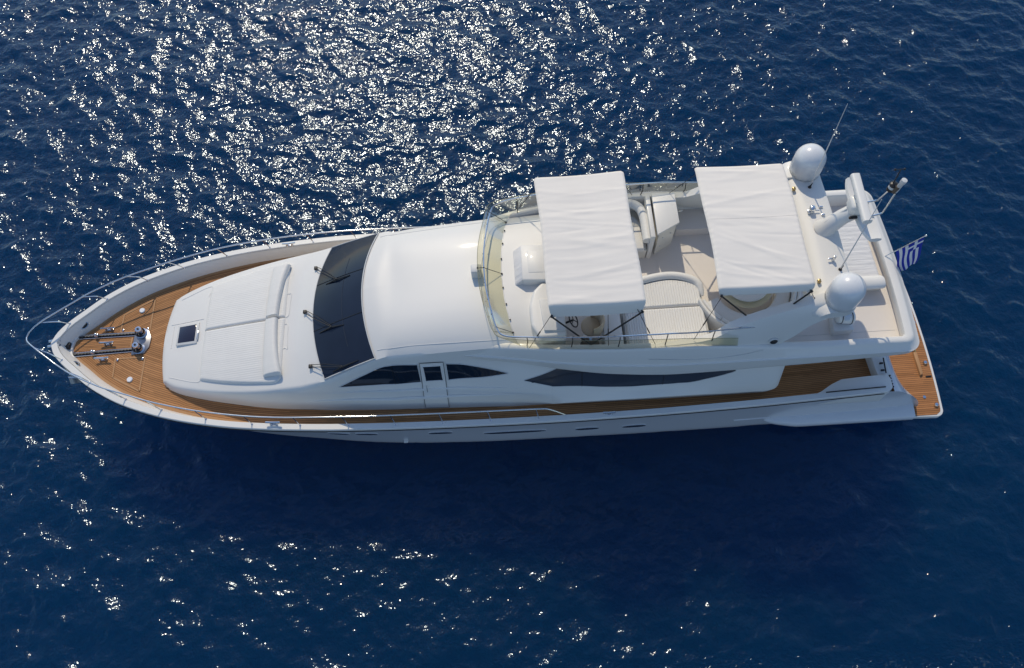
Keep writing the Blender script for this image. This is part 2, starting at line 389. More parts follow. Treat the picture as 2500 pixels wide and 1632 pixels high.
# sloping transom between the two quarters
tr = []
for x, g in gpath:
    if x < 24.39: continue
    row = []
    for k in range(25):
        f = -1+2*k/24; e = abs(f)**9
        dxs = .52*(1-e)*min(1, (x-24.4)/1.2)
        row.append(Vector((x-dxs, f*g, zg(x)+ (.05*(1-e) if x > 24.5 else 0))))
    tr.append(row)
hb.grid(tr)
hull = hb.build('hull', HULLW, Y, sharp=45)
hull_bvh = BVHTree.FromPolygons(hb.v, hb.f)

# cap rail (top of the bulwark) + inner bulwark, one ring from transom to transom
CAPW = .16
isl = tab((-.2, .17), (1, .20), (3, .18), (6, .10), (9, .04), (26, .03))
zd = tab((-.2, 2.87), (2, 2.86), (4, 2.82), (6, 2.77), (10, 2.73), (14, 2.70), (20, 2.62), (26, 2.62))
def inner(x, G, off):
    """half breadth set in from the gunwale by off metres, measured square to it"""
    e = .05; dg = (Ghw(x+e)-Ghw(max(x-e, -.1)))/(2*e); dg = max(-.5, min(dg, 1.6)); c = math.sqrt(1+dg*dg)
    return (x+off*dg/c, max(G-off/c, 0.0))
full = [(x, g) for x, g in gpath if x < 24.15]
cap, bul = [], []
for x, g in full:
    z = zg(x); n = (lambda o: inner(x, g, o))
    a = n(-.02); b = n(-.005); c = n(CAPW-.012); d = n(CAPW)
    cap.append([Vector((a[0], a[1], z-.05)), Vector((a[0], a[1], z+.045)), Vector((b[0], b[1], z+.058)), Vector((c[0], c[1], z+.058)), Vector((d[0], d[1], z+.045)), Vector((d[0], d[1], z-.03))])
    e = n(CAPW+.01); f = n(CAPW+isl(x))
    bul.append([Vector((e[0], e[1], z+.01)), Vector((lerp(e[0], f[0], .5), lerp(e[1], f[1], .45), lerp(z, zd(x), .5))), Vector((f[0], f[1], zd(x)+.015)), Vector((f[0], f[1], zd(x)-.05))])
m = MB(); ring = [[my(p) for p in r] for r in cap[::-1]]+cap; m.grid(ring); m.build('cap_rail', GEL, Y, sharp=30)
m = MB(); ring = [[my(p) for p in r] for r in bul[::-1]]+bul; m.grid(ring); m.build('bulwark', GEL, Y)
m = MB()
for sgn in (1, -1):
    p = []
    for x, g in full:
        a = inner(x, g, -.02); p.append((a[0], sgn*a[1], zg(x)-.075))
    m.tube(p[1:], .022, 6)
m.build('rub_rail', DARKM, Y)

# teak deck
HBASE = tab((3.1, 0), (3.26, 1.43), (3.76, 1.71), (4.77, 1.99), (6.2, 2.27), (8.25, 2.47), (10.92, 2.6), (13.35, 2.68), (14.6, 2.75), (18, 2.77), (21.3, 2.76))
m = MB(); dr, du = [], []
for x, g in full:
    if x < -.05: continue
    a = inner(x, g, CAPW+isl(x)+.0)
    if a[1] < .05: continue
    dr.append(a)
nf = 14
rowsP, uvP = [], []
for (x, hw) in dr:
    row, uv = [], []
    for k in range(-nf, nf+1):
        y = hw*k/nf; dist = hw-abs(y)
        row.append(Vector((x, y, zd(x)+.012*(1-(k/nf)**2)))); 
        uv.append((x, dist*(.86 if x < 4 else 1.0)+(5 if y < 0 else 0)))
    rowsP.append(row); uvP.append(uv)
# two halves so the planks meet on the centreline
L_ = [r[:nf+1] for r in rowsP]; LU = [r[:nf+1] for r in uvP]; LU = [[(q[0], q[1]) for q in r] for r in LU]
RU = [r[nf:] for r in uvP]
m.grid(L_, uvs=[[(q[0], (dr[i][1]-abs(L_[i][j].y))*(.86 if q[0] < 4 else 1)+5) for j, q in enumerate(r)] for i, r in enumerate(LU)])
m.grid([r[nf:] for r in rowsP], uvs=RU)
deck = m.build('teak_deck', TEAK, Y)
# margin plank along the bulwark and round the trunk
m = MB()
for sgn in (1, -1):
    rws = []
    for (x, hw) in dr:
        if x > 21: break
        rws.append([Vector((x, sgn*hw, zd(x)+.006)), Vector((x+.01, sgn*max(hw-.08, .02), zd(x)+.010))])
    m.grid(rws)
m.build('margin_plank', TEAKB, deck)

# white bow plate
bp = [(x, y) for (x, y) in [inner(x, g, CAPW+.06) for x, g in full if x < .45] if y > .02]
poly = [(x, y) for x, y in bp]+[(.44, .33), (.36, .2), (.33, .0), (.36, -.2), (.44, -.33)]+[(x, -y) for x, y in bp[::-1]]
bow = MB().prism(poly, 2.6, 2.955, .012).build('bow_plate', GEL, Y)
m = MB()
for s in (.085, -.085):
    m.tube([(-.24, s+.02, 3.20), (-.05, s+.02, 3.235), (.12, s+.02, 3.22)], [.045, .05, .05], 10)
m.build('bow_roller', STEEL, Y)
MB().box((.20, .02, 2.99), (.17, .22, .1), .015).build('dark_bow_recess', DARKM, Y)  # dark box put in for the shade of the roller recess
m = MB(); m.box((.04, .02, 3.0), (.24, .36, .16), .03); m.build('bow_roller_housing', STEEL, Y)
# anchor hanging under the bow
m = MB(); m.tube([(-.12, -.28, 2.9), (.0, -.55, 2.35), (.1, -.62, 2.05)], .03, 8)
m.add([(.02, -.86, 2.15), (.34, -.72, 1.95), (.2, -.5, 2.0), (-.1, -.6, 2.2), (.14, -.66, 1.9)], [(0, 1, 4), (1, 2, 4), (2, 3, 4), (3, 0, 4), (0, 1, 2, 3)])
m.build('anchor', STEEL, Y)
# hawse holes in the inner bulwark
for sgn in (1, -1):
    m = MB(); c = Vector((.64, sgn*.635, 3.1)); ax = Vector((.35, -sgn*.6, .75)).normalized()
    q = Vector((0, 0, 1)).rotation_difference(ax); tdir = Vector((.68, sgn*.73, 0)); tdir = (tdir-ax*tdir.dot(ax)).normalized(); bd = ax.cross(tdir)
    ring = [c+tdir*.125*math.cos(a)+bd*.08*math.sin(a) for a in [2*math.pi*k/20 for k in range(20)]]
    h = MB().tube(ring, .018, 6, closed=True).build('hawse_hole', STEEL, Y)
    MB().add([p+ax*.004 for p in ring], [tuple(range(20))]).build('hawse_opening', BLACK, h)

# ---------------- deckhouse loft
F = [0, .18, .36, .54, .7, .82, .9, .955, 1.0]
def st(xc, xs, zc, hs, zs, side, pw=2.6):
    top = [Vector((lerp(xc, xs, f**2), hs*f, zc-(zc-zs)*f**pw)) for f in F]
    return top+[Vector(p) for p in side]
def trunk(x, zc, hs, zs, hbz, pw=2.6, xc=None, xs=None):
    xs = x if xs is None else xs; xc = x if xc is None else xc; zb = zd(x)-.03
    side = [(xs, lerp(hs, hbz, t), lerp(zs, zb, u)) for t, u in ((.28, .06), (.5, .18), (.75, .45), (.92, .75), (1, 1))]
    return st(xc, xs, zc, hs, zs, side, pw)
S = []
zb = 2.81
S.append([Vector((3.1+.17*(f*1.38/1.38)**2, 1.38*f, zb)) for f in F]+[Vector((3.29+.01*i, 1.40+.018*i, zb)) for i in range(5)])
S.append([Vector((3.12+.17*f**2, 1.37*f, 2.98)) for f in F]+[Vector((3.31+.012*i, 1.40+.02*i, lerp(2.97, zb, i/4))) for i in range(5)])
S.append([Vector((3.17+.17*f**2, 1.35*f, 3.08-.02*f*f)) for f in F]+[Vector((3.37+.012*i, 1.39+.03*i, lerp(3.03, zb, i/4))) for i in range(5)])
S.append(trunk(3.4, 3.135, 1.36, 3.09, 1.56, 2.6, 3.3, 3.45))
for x, zc, hs, zs, hbz in [(3.75, 3.23, 1.53, 3.13, 1.71), (4.2, 3.345, 1.70, 3.22, 1.85), (4.8, 3.49, 1.87, 3.33, 2.0), (5.5, 3.64, 2.01, 3.46, 2.14), (6.2, 3.78, 2.10, 3.6, 2.27), (6.9, 3.92, 2.15, 3.76, 2.36)]:
    S.append(trunk(x, zc, hs, zs, hbz, 3.2))
S.append(trunk(7.5, 4.09, 2.18, 3.93, 2.42, 2.8, 7.42, 7.65))
def wsb(f, inset=0): return Vector((7.95+.41*f*f, 2.19*f, 4.37-.19*f*f))
def wst(f, inset=0): return Vector((9.62+.37*f*f, 2.02*f, 5.33-.29*f**2))
S.append([wsb(f) for f in F]+[Vector((8.42, 2.25, 4.1)), Vector((8.42, 2.28, 3.93)), Vector((8.35, 2.36, 3.5)), Vector((8.3, 2.44, 3.1)), Vector((8.25, 2.48, 2.7))])
S.append([wst(f) for f in F]+[Vector((10.08, 2.06, 4.92)), Vector((10.1, 2.085, 4.74)), Vector((10.05, 2.25, 3.93)), Vector((10.0, 2.50, 3.3)), Vector((9.95, 2.57, 2.68))])
zsill = tab((14.6, 3.9), (15.3, 3.66), (17, 3.37), (18.4, 3.43), (19.7, 3.92), (21.3, 4.0))
for x, zc, hs, zs, pw, wt, sl_, md in [(10.4, 5.44, 2.0, 5.07, 4.5, 4.74, 3.93, 2.51), (11, 5.53, 2.02, 5.15, 4.5, 4.73, 3.94, 2.53), (12, 5.63, 2.03, 5.25, 4.5, 4.70, 4.02, 2.56), (12.8, 5.68, 2.04, 5.32, 4.5, 4.66, 4.1, 2.6),
                                  (13.6, 5.70, 2.05, 5.38, 4.5, 4.6, 4.1, 2.66), (14.66, 5.71, 2.05, 5.42, 4.5, 4.5, 3.85, 2.72)]:
    hbz = HBASE(x)
    if x > 14.6:
        S.append(st(x, x, zc, hs, zs, [(x, 2.27, 4.36), (x, 2.36, 4.2), (x, 2.57, zsill(14.67)), (x, 2.84, 3.12), (x, hbz-.07, zd(x)-.03)], pw)); continue
    S.append(st(x, x, zc, hs, zs, [(x, hs+.05, wt+.2), (x, hs+.075, wt), (x, lerp(2.27, 2.5, max(0, (x-12)/3)), sl_), (x, md, 3.28), (x, hbz, zd(x)-.03)], pw))
for x, dx in ((14.67, 0), (15.3, 0), (16, 0), (17, 0), (18, 0), (19, 0), (19.8, 0), (20.4, 0), (20.75, .0), (20.95, .04), (21.07, .13), (21.1, .3)):
    S.append(st(x, x, 4.5, 2.15, 4.46, [(x, 2.27-dx*.5, 4.36), (x, 2.36-dx*.6, 4.2), (x, 2.57-dx*.8, zsill(x)), (x, 2.84-dx, min(zsill(x)-.26, 3.12)), (x-dx*.4, HBASE(x)-.07-dx, zd(x)-.03)], 3))
mid = S[-1]; S.append([Vector((p.x, p.y*.98, p.z)) for p in mid]); S.append([Vector((p.x, 0, p.z)) for p in mid])
def refine(rows, n):
    out = []
    for i in range(len(rows)-1):
        for k in range(n):
            t = k/n; out.append([a.lerp(b, t) for a, b in zip(rows[i], rows[i+1])])
    return out+[rows[-1]]
def refine_smooth(rows, n):
    cols = [smooth_path([r[j] for r in rows], n) for j in range(len(rows[0]))]
    return [list(c) for c in zip(*cols)]
S = S[:3]+refine_smooth(S[3:11], 4)+refine(S[10:12], 10)[1:-1]+refine_smooth(S[11:18], 6)+refine_smooth(S[18:30], 4)+S[30:]
S = [refine([[p] for p in r], 2) for r in S]; S = [[q[0] for q in r] for r in S]
hm = MB(); hm.grid(S); hm.grid([[my(p) for p in r] for r in S])
house = hm.build('deckhouse', GEL, Y, sharp=40)
HB = BVHTree.FromPolygons(hm.v, hm.f)
def zdown(x, y, z=6.5):
    h = HB.ray_cast(Vector((x, y, z)), Vector((0, 0, -1))); return h[0].z if h[0] else 3.0
def side_pt(x, z, sgn=-1, off=.008, bvh=None):
    h = (bvh or HB).ray_cast(Vector((x, sgn*6, z)), Vector((0, -sgn, 0)))
    y = h[0].y if h[0] else sgn*2.3
    nrm = h[1] if h[0] else Vector((0, sgn, 0))
    if nrm.y*sgn < 0: nrm = -nrm
    return Vector((x, y, z))+nrm*off
def side_panel(name, lo, hi, mat, parent, sgn=-1, nx=30, nz=8, off=.01, x0=None, x1=None):
    a = pchip(*zip(*lo)); b = pchip(*zip(*hi)); x0 = lo[0][0] if x0 is None else x0; x1 = lo[-1][0] if x1 is None else x1
    rows = []
    for i in range(nx+1):
        x = lerp(x0, x1, i/nx); rows.append([side_pt(x, lerp(a(x), b(x), j/nz), sgn, off) for j in range(nz+1)])
    m = MB().grid(rows); per = [r[0] for r in rows]+rows[-1][1:]+[r[-1] for r in rows[::-1]][1:]+rows[0][-2:0:-1]
    o = m.build(name, mat, parent)
    return o, per
# windscreen, curved, wrapped between its lower and upper edge
m = MB(); rows = []
for j in range(11):
    v = lerp(.035, .975, j/10); row = []
    for k in range(41):
        f = -1+2*k/40; f *= .982; a, b = wsb(abs(f)), wst(abs(f)); p = a.lerp(b, v); p.y *= (1 if f >= 0 else -1)
        p += Vector((-.02, 0, .022+.03*math.sin(math.pi*v))); row.append(p)
    rows.append(row)
m.grid(rows); ws = m.build('windshield', WSG, Y)
per = rows[0]+[r[-1] for r in rows[1:]]+rows[-1][::-1][1:]+[r[0] for r in rows[::-1]][1:-1]
MB().tube(per, .016, 6, closed=True).build('windshield_seal', GREYW, ws)
for f in (-.34, .34):
    p = []
    for j in range(11):
        v = lerp(.04, .97, j/10); a, b = wsb(abs(f)), wst(abs(f)); q = a.lerp(b, v); q.y *= (1 if f >= 0 else -1); p.append(q+Vector((-.02, 0, .03+.03*math.sin(math.pi*v))))
    MB().tube(p, .007, 5).build('windshield_line', BLACK, ws)
p = []
for k in range(31):
    f = lerp(-.72, .62, k/30); a, b = wsb(abs(f)), wst(abs(f)); q = a.lerp(b, .60); q.y *= (1 if f >= 0 else -1); p.append(q+Vector((-.02, 0, .052)))
MB().tube(p, .008, 5).build('windshield_line', SMOKE, ws)  # dash line of the interior, added as a thin tube on the glass
# seams on the roof
for sgn in (1, -1):
    pts = [(9.98, 1.80), (10.29, 1.80), (10.93, 1.80), (11.56, 1.82), (12.11, 1.84), (12.8, 1.86), (13.5, 1.88)]
    sp = [(x, sgn*y, zdown(x, sgn*y)+.001) for x, y in [(q.x, q.y) for q in smooth_path([(a, b, 0) for a, b in pts], 5)]]
    tubeobj('roof_seam', sp, .009, GREYW, house, 5)

def wiper(piv, end, b0, b1, h):
    m = MB(); piv = Vector(piv); end = Vector(end)
    up = Vector((-.2, 0, .1)); off = Vector((0, .05, 0))
    e = MB(); m.tube([piv+Vector((0, -.03, 0)), (piv+end)/2+Vector((-.03, -.03, .06)), end], .012, 6)
    m.tube([piv+Vector((.03, .05, 0)), (piv+end)/2+Vector((0, .05, .06)), end+Vector((0, .03, 0))], .010, 6)
    m.box(piv, (.1, .12, .07), .02); m.ball(end, .035)
    o = m.build('wiper', BLACK, Y)
    k = MB().tube([Vector(b0), end+Vector((0, 0, -.01)), Vector(b1)], [.012, .03, .012], 6).build('wiper_blade', BLACK, o)
def onws(x, y, lift=.05):
    return Vector((x, y, zdown(x, y)+lift))
for (pv, en, a, b) in [((7.94, 1.43), (8.73, .62), (8.37, .64), (9.15, .62)), ((7.72, -.04), (8.63, -.84), (8.24, -.86), (9.02, -.88)), ((7.96, -1.72), (8.95, -2.0), (8.65, -2.03), (9.43, -1.93))]:
    wiper(onws(*pv, .06), onws(*en, .12), onws(*a, .06), onws(*b, .06), 0)

# side windows and door, both sides
for sgn in (-1, 1):
    lo = [(8.72, 3.93), (9.93, 3.90), (11.0, 3.94)]; hi = [(8.72, 3.95), (9.5, 4.42), (10.16, 4.74), (10.5, 4.755), (11.0, 4.735)]
    o, per = side_panel('side_window', lo, hi, GLASS, Y, sgn, 36, 8)
    MB().tube(per, .014, 5, closed=True).build('window_seal', GREYW, o)
    p = [side_pt(10.28, z, sgn, .014) for z in (3.92, 4.2, 4.5, 4.73)]; MB().tube(p, .008, 5).build('window_joint', BLACK, o)
    lo = [(11.76, 3.98), (12.5, 4.08), (13.42, 4.24)]; hi = [(11.76, 4.70), (12.1, 4.66), (12.5, 4.55), (13.0, 4.40), (13.42, 4.26)]
    o, per = side_panel('side_window', lo, hi, GLASS, Y, sgn, 30, 8)
    MB().tube(per, .014, 5, closed=True).build('window_seal', GREYW, o)
    # door
    rows = []
    for j in range(21):
        z = lerp(2.80, 4.80, j/20); xa = lerp(10.98, 11.06, j/20); xb = lerp(11.66, 11.70, j/20)
        rows.append([side_pt(lerp(xa, xb, k/6), z, sgn, .02) for k in range(7)])
    d = MB().grid(rows).build('side_door', GEL, Y)
    per = rows[0]+[r[-1] for r in rows[1:]]+rows[-1][::-1][1:]+[r[0] for r in rows[::-1]][1:-1]
    MB().tube(per, .007, 5, closed=True).build('door_gap', DARKM, d)
    rows = [[side_pt(lerp(11.13, 11.62, k/6), lerp(3.99, 4.66, j/8), sgn, .028) for k in range(7)] for j in range(9)]
    MB().grid(rows).build('door_pane', GLASS, d)
    per = rows[0]+[r[-1] for r in rows[1:]]+rows[-1][::-1][1:]+[r[0] for r in rows[::-1]][1:-1]
    MB().tube(per, .018, 6, closed=True).build('pane_frame', GEL, d)
    MB().tube([side_pt(11.14, 3.62, sgn, .03), side_pt(11.14, 3.62, sgn, .07), side_pt(11.14, 3.82, sgn, .07), side_pt(11.14, 3.82, sgn, .03)], .012, 6).build('door_handle', STEEL, d)
    # long saloon window under the overhang
    lo = [(13.85, 4.0), (14.5, 3.84), (15.3, 3.67), (16.2, 3.47), (17.0, 3.385), (17.8, 3.40), (18.4, 3.46), (19.1, 3.68), (19.7, 3.95)]
    hi = [(13.85, 4.03), (14.4, 4.2), (15.1, 4.42), (16, 4.42), (17, 4.42), (18, 4.40), (19, 4.32), (19.7, 4.0)]
    o, per = side_panel('saloon_window', lo, hi, SMOKE, Y, sgn, 60, 10)
    MB().tube(per, .012, 5, closed=True).build('window_seal', GREYW, o)
    for xj in (15.45, 17.75):
        zz0, zz1 = pchip(*zip(*lo))(xj), 4.4
        MB().tube([side_pt(xj, lerp(zz0, zz1, k/5), sgn, .014) for k in range(6)], .008, 5).build('window_joint', BLACK, o)
    MB().tube([side_pt(x, lerp(4.0, 4.3, (x-13.95)/2.4)-.02+.02*math.sin(x*3), sgn, .05) for x in np.linspace(14.05, 16.4, 12)], .008, 6).build('window_rail', SMOKE, o)
    # moulded crease along the house side
    MB().tube([side_pt(x, 3.30+.02*(x-8), sgn, .0) for x in np.linspace(7.6, 13.6, 24)], [.055*math.sin(math.pi*min(1, max(.02, k/23)))+.006 for k in range(24)], 8).build('moulded_crease', GEL, house)
    MB().tube([side_pt(x, 3.62+.015*(x-8), sgn, .0) for x in np.linspace(8.3, 13.9, 24)], [.045*math.sin(math.pi*min(1, max(.02, k/23)))+.004 for k in range(24)], 8).build('moulded_crease', GEL, house)

# hatch on the trunk
def onhouse(x, y, lift=0): return Vector((x, y, zdown(x, y)+lift))
def quad_on(x0, x1, y0, y1, lift, n=6):
    return [[onhouse(lerp(x0, x1, i/n), lerp(y0, y1, j/n), lift) for j in range(n+1)] for i in range(n+1)]
hz = lambda x, y: zdown(x, y)
h = MB().prism([(3.62, -.33), (4.30, -.36), (4.30, .36), (3.62, .34)], 3.0, lambda x, y: hz(3.95, 0)+.055+(x-3.95)*.2, .02).build('deck_hatch', GREYW, Y)
MB().prism([(3.68, -.26), (4.22, -.27), (4.22, .28), (3.68, .27)], 3.1, lambda x, y: hz(3.95, 0)+.066+(x-3.95)*.2, .008).build('hatch_pane', simple('hatch_glass', (.02, .02, .04), .12, coat=.4, var=.2), h)
MB().box((4.31, -.1, hz(4.31, 0)+.05), (.03, .3, .04), .01).build('hatch_hinge', STEEL, h)
# recessed panel edges around the hatch and the moulded hand-holds aft of the pads
for pts in ([(3.35, .43), (4.42, .44)], [(3.45, -.36), (3.45, .40)], [(3.52, 1.30), (4.48, 1.60), (4.47, 1.2)], [(3.50, -1.28), (4.48, -1.58), (4.47, -1.2)]):
    pp = smooth_path([(a, b, 0) for a, b in pts], 6)
    tubeobj('panel_edge', [onhouse(q.x, q.y, .002) for q in pp], .011, GEL, house, 6)
for (ya, yb) in ((.06, .78), (-.26, -.98)):
    loop = [(6.99, ya), (7.12, ya-.01*(1 if ya > 0 else -1)), (7.14, (ya+yb)/2), (7.16, yb-.03), (7.10, yb), (7.0, yb-.02*(1 if yb > 0 else -1)), (6.97, (ya+yb)/2)]
    pp = smooth_path([(a, b, 0) for a, b in loop], 5, True)
    tubeobj('hand_hold', [onhouse(q.x+.04, q.y, .004) for q in pp], .013, GEL, house, 6, True)

# foredeck fittings -----------------------------------------------------
def hatch_frame(pts):
    m = MB(); n = len(pts)
    for i in range(n):
        a, b = Vector(pts[i]), Vector(pts[(i+1) % n]); d = (b-a).normalized(); p = Vector((-d.y, d.x, 0))*.022
        z = Vector((0, 0, zd(a.x)+.019))
        m.add([a+p+z, b+p+z, b-p+z, a-p+z], [(0, 1, 2, 3)])
    return m.build('locker_edge', TEAKB, deck)
for s in (1, -1):
    hatch_frame([(2.56, s*.45, 0), (2.56, s*1.55, 0), (1.69, s*1.05, 0), (1.67, s*.45, 0)])
    MB().lathe([(.001, .03), (.07, .03), (.085, .015), (.085, -.02)], (2.22, s*1.16, zd(2.2)+.02), 20).build('locker_latch', simple('chrome_disc', (.85, .86, .88), .3, metal=.3), deck)
    for xx in (1.75, 2.5):
        MB().box((xx, s*.50, zd(xx)+.03), (.05, .09, .03), .01).build('locker_hinge', STEEL, deck)
    # chain gutter, chain, stopper
    y0, y1 = (.34, .345) if s > 0 else (-.25, -.19)
    yc = lambda x: lerp(y0, y1, (x-.15)/2.0)
    g = MB().prism([(.12, yc(.12)-.055), (2.15, yc(2.15)-.055), (2.15, yc(2.15)+.055), (.12, yc(.12)+.055)], 2.80, 2.90, .006).build('chain_track', BLACK, Y)
    for e in (-.06, .06):
        MB().tube([(.4, yc(.4)+e, 2.90), (2.15, yc(2.15)+e, 2.89)], .012, 6).build('track_edge', STEEL, g)
    m = MB(); x = .2; k = 0
    while x < 2.2:
        if k % 2: m.box((x, yc(x), 2.93), (.07, .045, .02), .008)
        else: m.box((x, yc(x), 2.93), (.07, .02, .045), .008)
        x += .05; k += 1
    m.build('anchor_chain', simple('galvanised', (.16, .15, .14), .45, metal=.7, var=.3, scale=40), g)
    MB().box((1.0, yc(1), 2.96), (.12, .11, .09), .02).ball((1.0, yc(1.0), 3.03), .05).build('chain_stopper', STEEL, g)
    # windlass
    c = Vector((2.36, yc(2.15)-.0+(.0 if s > 0 else .01), 0))
    wl = MB().lathe([(.17, 2.86), (.17, 2.92), (.12, 2.94), (.10, 3.02), (.085, 3.08), (.10, 3.14), (.105, 3.17), (.09, 3.20), (.03, 3.205), (.001, 3.2)], (c.x, c.y, 0), 24).build('windlass', STEEL, Y)
    MB().lathe([(.14, 2.93), (.15, 2.95), (.12, 2.98), (.15, 3.01), (.14, 3.03)], (c.x-.03, c.y, 0), 20).build('chain_wheel', DARKM, wl)
    MB().lathe([(.03, 3.2), (.035, 3.215), (.001, 3.216)], (c.x, c.y, 0), 12).build('drum_socket', DARKM, wl)
MB().prism([(2.13, -.36), (2.52, -.33), (2.64, -.12), (2.66, .2), (2.54, .46), (2.13, .49)], 2.80, 2.905, .012).build('windlass_base', PLATE, Y)
m = MB(); ys_ = np.linspace(-.12, .235, 9)
m.grid([[Vector((x, y, 2.888)) for x in np.linspace(.5, 2.06, 6)] for y in ys_], uvs=[[(x, y+3) for x in np.linspace(.5, 2.06, 6)] for y in ys_]); m.build('centre_plank_panel', TEAK, deck)
MB().prism([(2.05, -.12), (2.10, -.12), (2.10, .24), (2.05, .24)], 2.80, 2.895, .004).build('panel_end', TEAKB, deck)
def cleat(x, y, z, L=.3, rz=0, parent=Y):
    m = MB(); c, s_ = math.cos(rz), math.sin(rz)
    P = lambda a, b, h: (x+a*c-b*s_, y+a*s_+b*c, z+h)
    m.tube(smooth_path([P(-L*.62, 0, .13), P(-L*.3, 0, .115), P(0, 0, .11), P(L*.3, 0, .115), P(L*.62, 0, .13)], 4), [.018]+[.028]*15+[.018], 8)
    for a in (-L*.22, L*.22): m.tube([P(a, 0, 0), P(a, 0, .06), P(a, 0, .11)], [.045, .03, .03], 10)
    m.box(P(0, 0, .006), (L*.7, .08, .014), .006, rz)
    return m.build('cleat', STEEL, parent)
cleat(1.33, .54, 2.90, .36); cleat(1.38, .05, 2.90, .36); cleat(1.32, -.46, 2.90, .36)
cleat(6.76, 2.98, zg(6.8)+.06, .34, R(4)); cleat(6.76, -2.98, zg(6.8)+.06, .34, R(-4)); cleat(16.2, -3.2, zg(16)+.05, .3); cleat(16.2, 3.2, zg(16)+.05, .3)

# bow rail with stanchions
RP = [(-.58, .0, 3.74), (-.50, .16, 3.78), (-.2, .42, 3.86), (.29, .80, 3.84), (.58, 1.02, 3.82), (1.1, 1.36, 3.83), (1.95, 1.78, 3.83), (2.72, 2.06, 3.83), (3.55, 2.35, 3.81), (4.88, 2.69, 3.8), (6.57, 2.95, 3.76),
      (8.54, 3.07, 3.74), (10.26, 3.1, 3.66), (12, 3.11, 3.58), (13.35, 3.11, 3.52), (14.25, 3.12, 3.50), (14.5, 3.13, 3.44), (14.95, 3.16, 3.03)]
half = smooth_path(RP, 6)
rail = MB().tube([my(p) for p in half[::-1]][:-1]+half, .021, 10).build('bow_rail', STEEL, Y)
hx = np.array([p.x for p in half]); hy = np.array([p.y for p in half]); hzv = np.array([p.z for p in half])
for bx, by in [(.35, .60), (1.33, 1.38), (2.45, 1.98), (3.52, 2.37), (4.82, 2.72), (6.14, 2.95), (7.5, 3.07), (8.85, 3.14), (10.17, 3.18), (11.5, 3.19), (12.85, 3.2), (14.2, 3.21)]:
    tx = bx-lerp(.62, .12, min(1, bx/5)); 
    if bx > 6: tx = bx-.08
    for s in (1, -1):
        b = Vector((bx, s*by, zg(bx)+.05)); t = Vector((tx, s*float(np.interp(tx, hx, hy)), float(np.interp(tx, hx, hzv))))
        if s > 0 and bx > 10.5: pass
        md = b+(t-b)*.35+Vector((0, 0, .12 if bx < 3 else .03))
        MB().tube(smooth_path([b, md, t], 5), .015, 7).lathe([(.035, 0), (.03, .02), (.001, .02)], b, 10).build('stanchion', STEEL, rail)

# portholes in the hull
def hull_pt(x, z, sgn, off): return side_pt(x, z, sgn, off, hull_bvh)
for sgn in (-1, 1):
    for (x, z, L) in [(6.2, 1.95, .32), (8.27, 1.92, .34), (9.11, 1.93, .34), (11.31, 1.95, .36), (13.5, 1.62, .95), (15.68, 1.50, .36), (17.11, 1.45, .36)]:
        pts = [(x+L*math.copysign(abs(math.cos(a))**.7, math.cos(a)), z+.15*math.copysign(abs(math.sin(a))**.8, math.sin(a))) for a in [2*math.pi*k/28 for k in range(28)]]
        ring = [hull_pt(a, b-.012, sgn, .012) for a, b in pts]; c = hull_pt(x, z, sgn, .006)
        o = MB().add([hull_pt(a, b, sgn, .022) for a, b in pts]+[hull_pt(x, z, sgn, .035)], [(k, (k+1) % 28, 28) for k in range(28)]).build('porthole', PORT, Y)
        MB().tube(ring, .012, 6, closed=True).build('porthole_rim', HULLW, o)
MB().box(hull_pt(10.1, .74, -1, .03), (.14, .09, .07), .02).build('bilge_outlet', GEL, Y)
# spray fairings low on the quarters
for sgn in (-1, 1):
    rows = []
    for k in range(25):
        t = k/24; x = lerp(21.2, 25.78, t); g = min(1, (t/.22))**.6
        y0 = abs(hull_pt(min(x, 25.2), 1.3, sgn, 0).y)-.06
        yo = 3.0+.24*g
        rows.append([Vector((x, sgn*y0, 1.05+.12*g)), Vector((x, sgn*(yo-.05), 1.05+.05*g)), Vector((x, sgn*yo, 1.0)), Vector((x, sgn*(yo-.01), .90-.06*g)), Vector((x, sgn*(yo-.10), .80-.14*g)), Vector((x, sgn*(y0-.15), .55))])
    m = MB().grid(rows); o = len(m.v); m.add(rows[-1], [tuple(range(6))]); m.add(rows[0], [tuple(range(6))]); m.build('spray_fairing', HULLW, Y, sharp=55)
    MB().tube([hull_pt(x, 1.22, sgn, .0) for x in np.linspace(20.2, 21.3, 6)], .02, 6).build('spray_rail', HULLW, Y)

# swim platform
def plat(hw, xa, r, xf, y_side, bowed=.14):
    pts = []
    for k in range(9):
        a = math.pi/2*k/8; pts.append((xa-r+r*math.sin(a), -(hw-r+r*math.cos(a))))
    for k in range(1, 16):
        y = lerp(-(hw-r), hw-r, k/16); pts.append((xa+bowed*(1-(y/(hw-r))**2), y))
    for k in range(9):
        a = math.pi/2*k/8; pts.append((xa-r+r*math.cos(a), hw-r+r*math.sin(a)))
    pts += [(xf, y_side), (xf, -y_side)]
    return pts
pf = MB().prism(plat(3.06, 27.03, .24, 25.4, 3.0), .30, .50, .02).build('swim_platform', GEL, Y)
pp = plat(3.01, 26.97, .22, 25.6, 2.97)
m = MB(); ys = np.linspace(-3.005, 2.995, 61); rows, uvs = [], []
xo = []
poly = pp
for y in ys:
    ay = abs(y); xe = 26.97+.14*(1-min(1, (ay/2.79))**2) if ay <= 2.79 else 26.97-.22+math.sqrt(max(0, .22**2-(ay-2.79)**2))
    rows.append([Vector((lerp(25.6, xe-.02, k/8), y, .507)) for k in range(9)]); uvs.append([(lerp(25.6, xe, k/8), y+10) for k in range(9)])
m.grid(rows, uvs=uvs); m.build('platform_teak', TEAK2, pf)
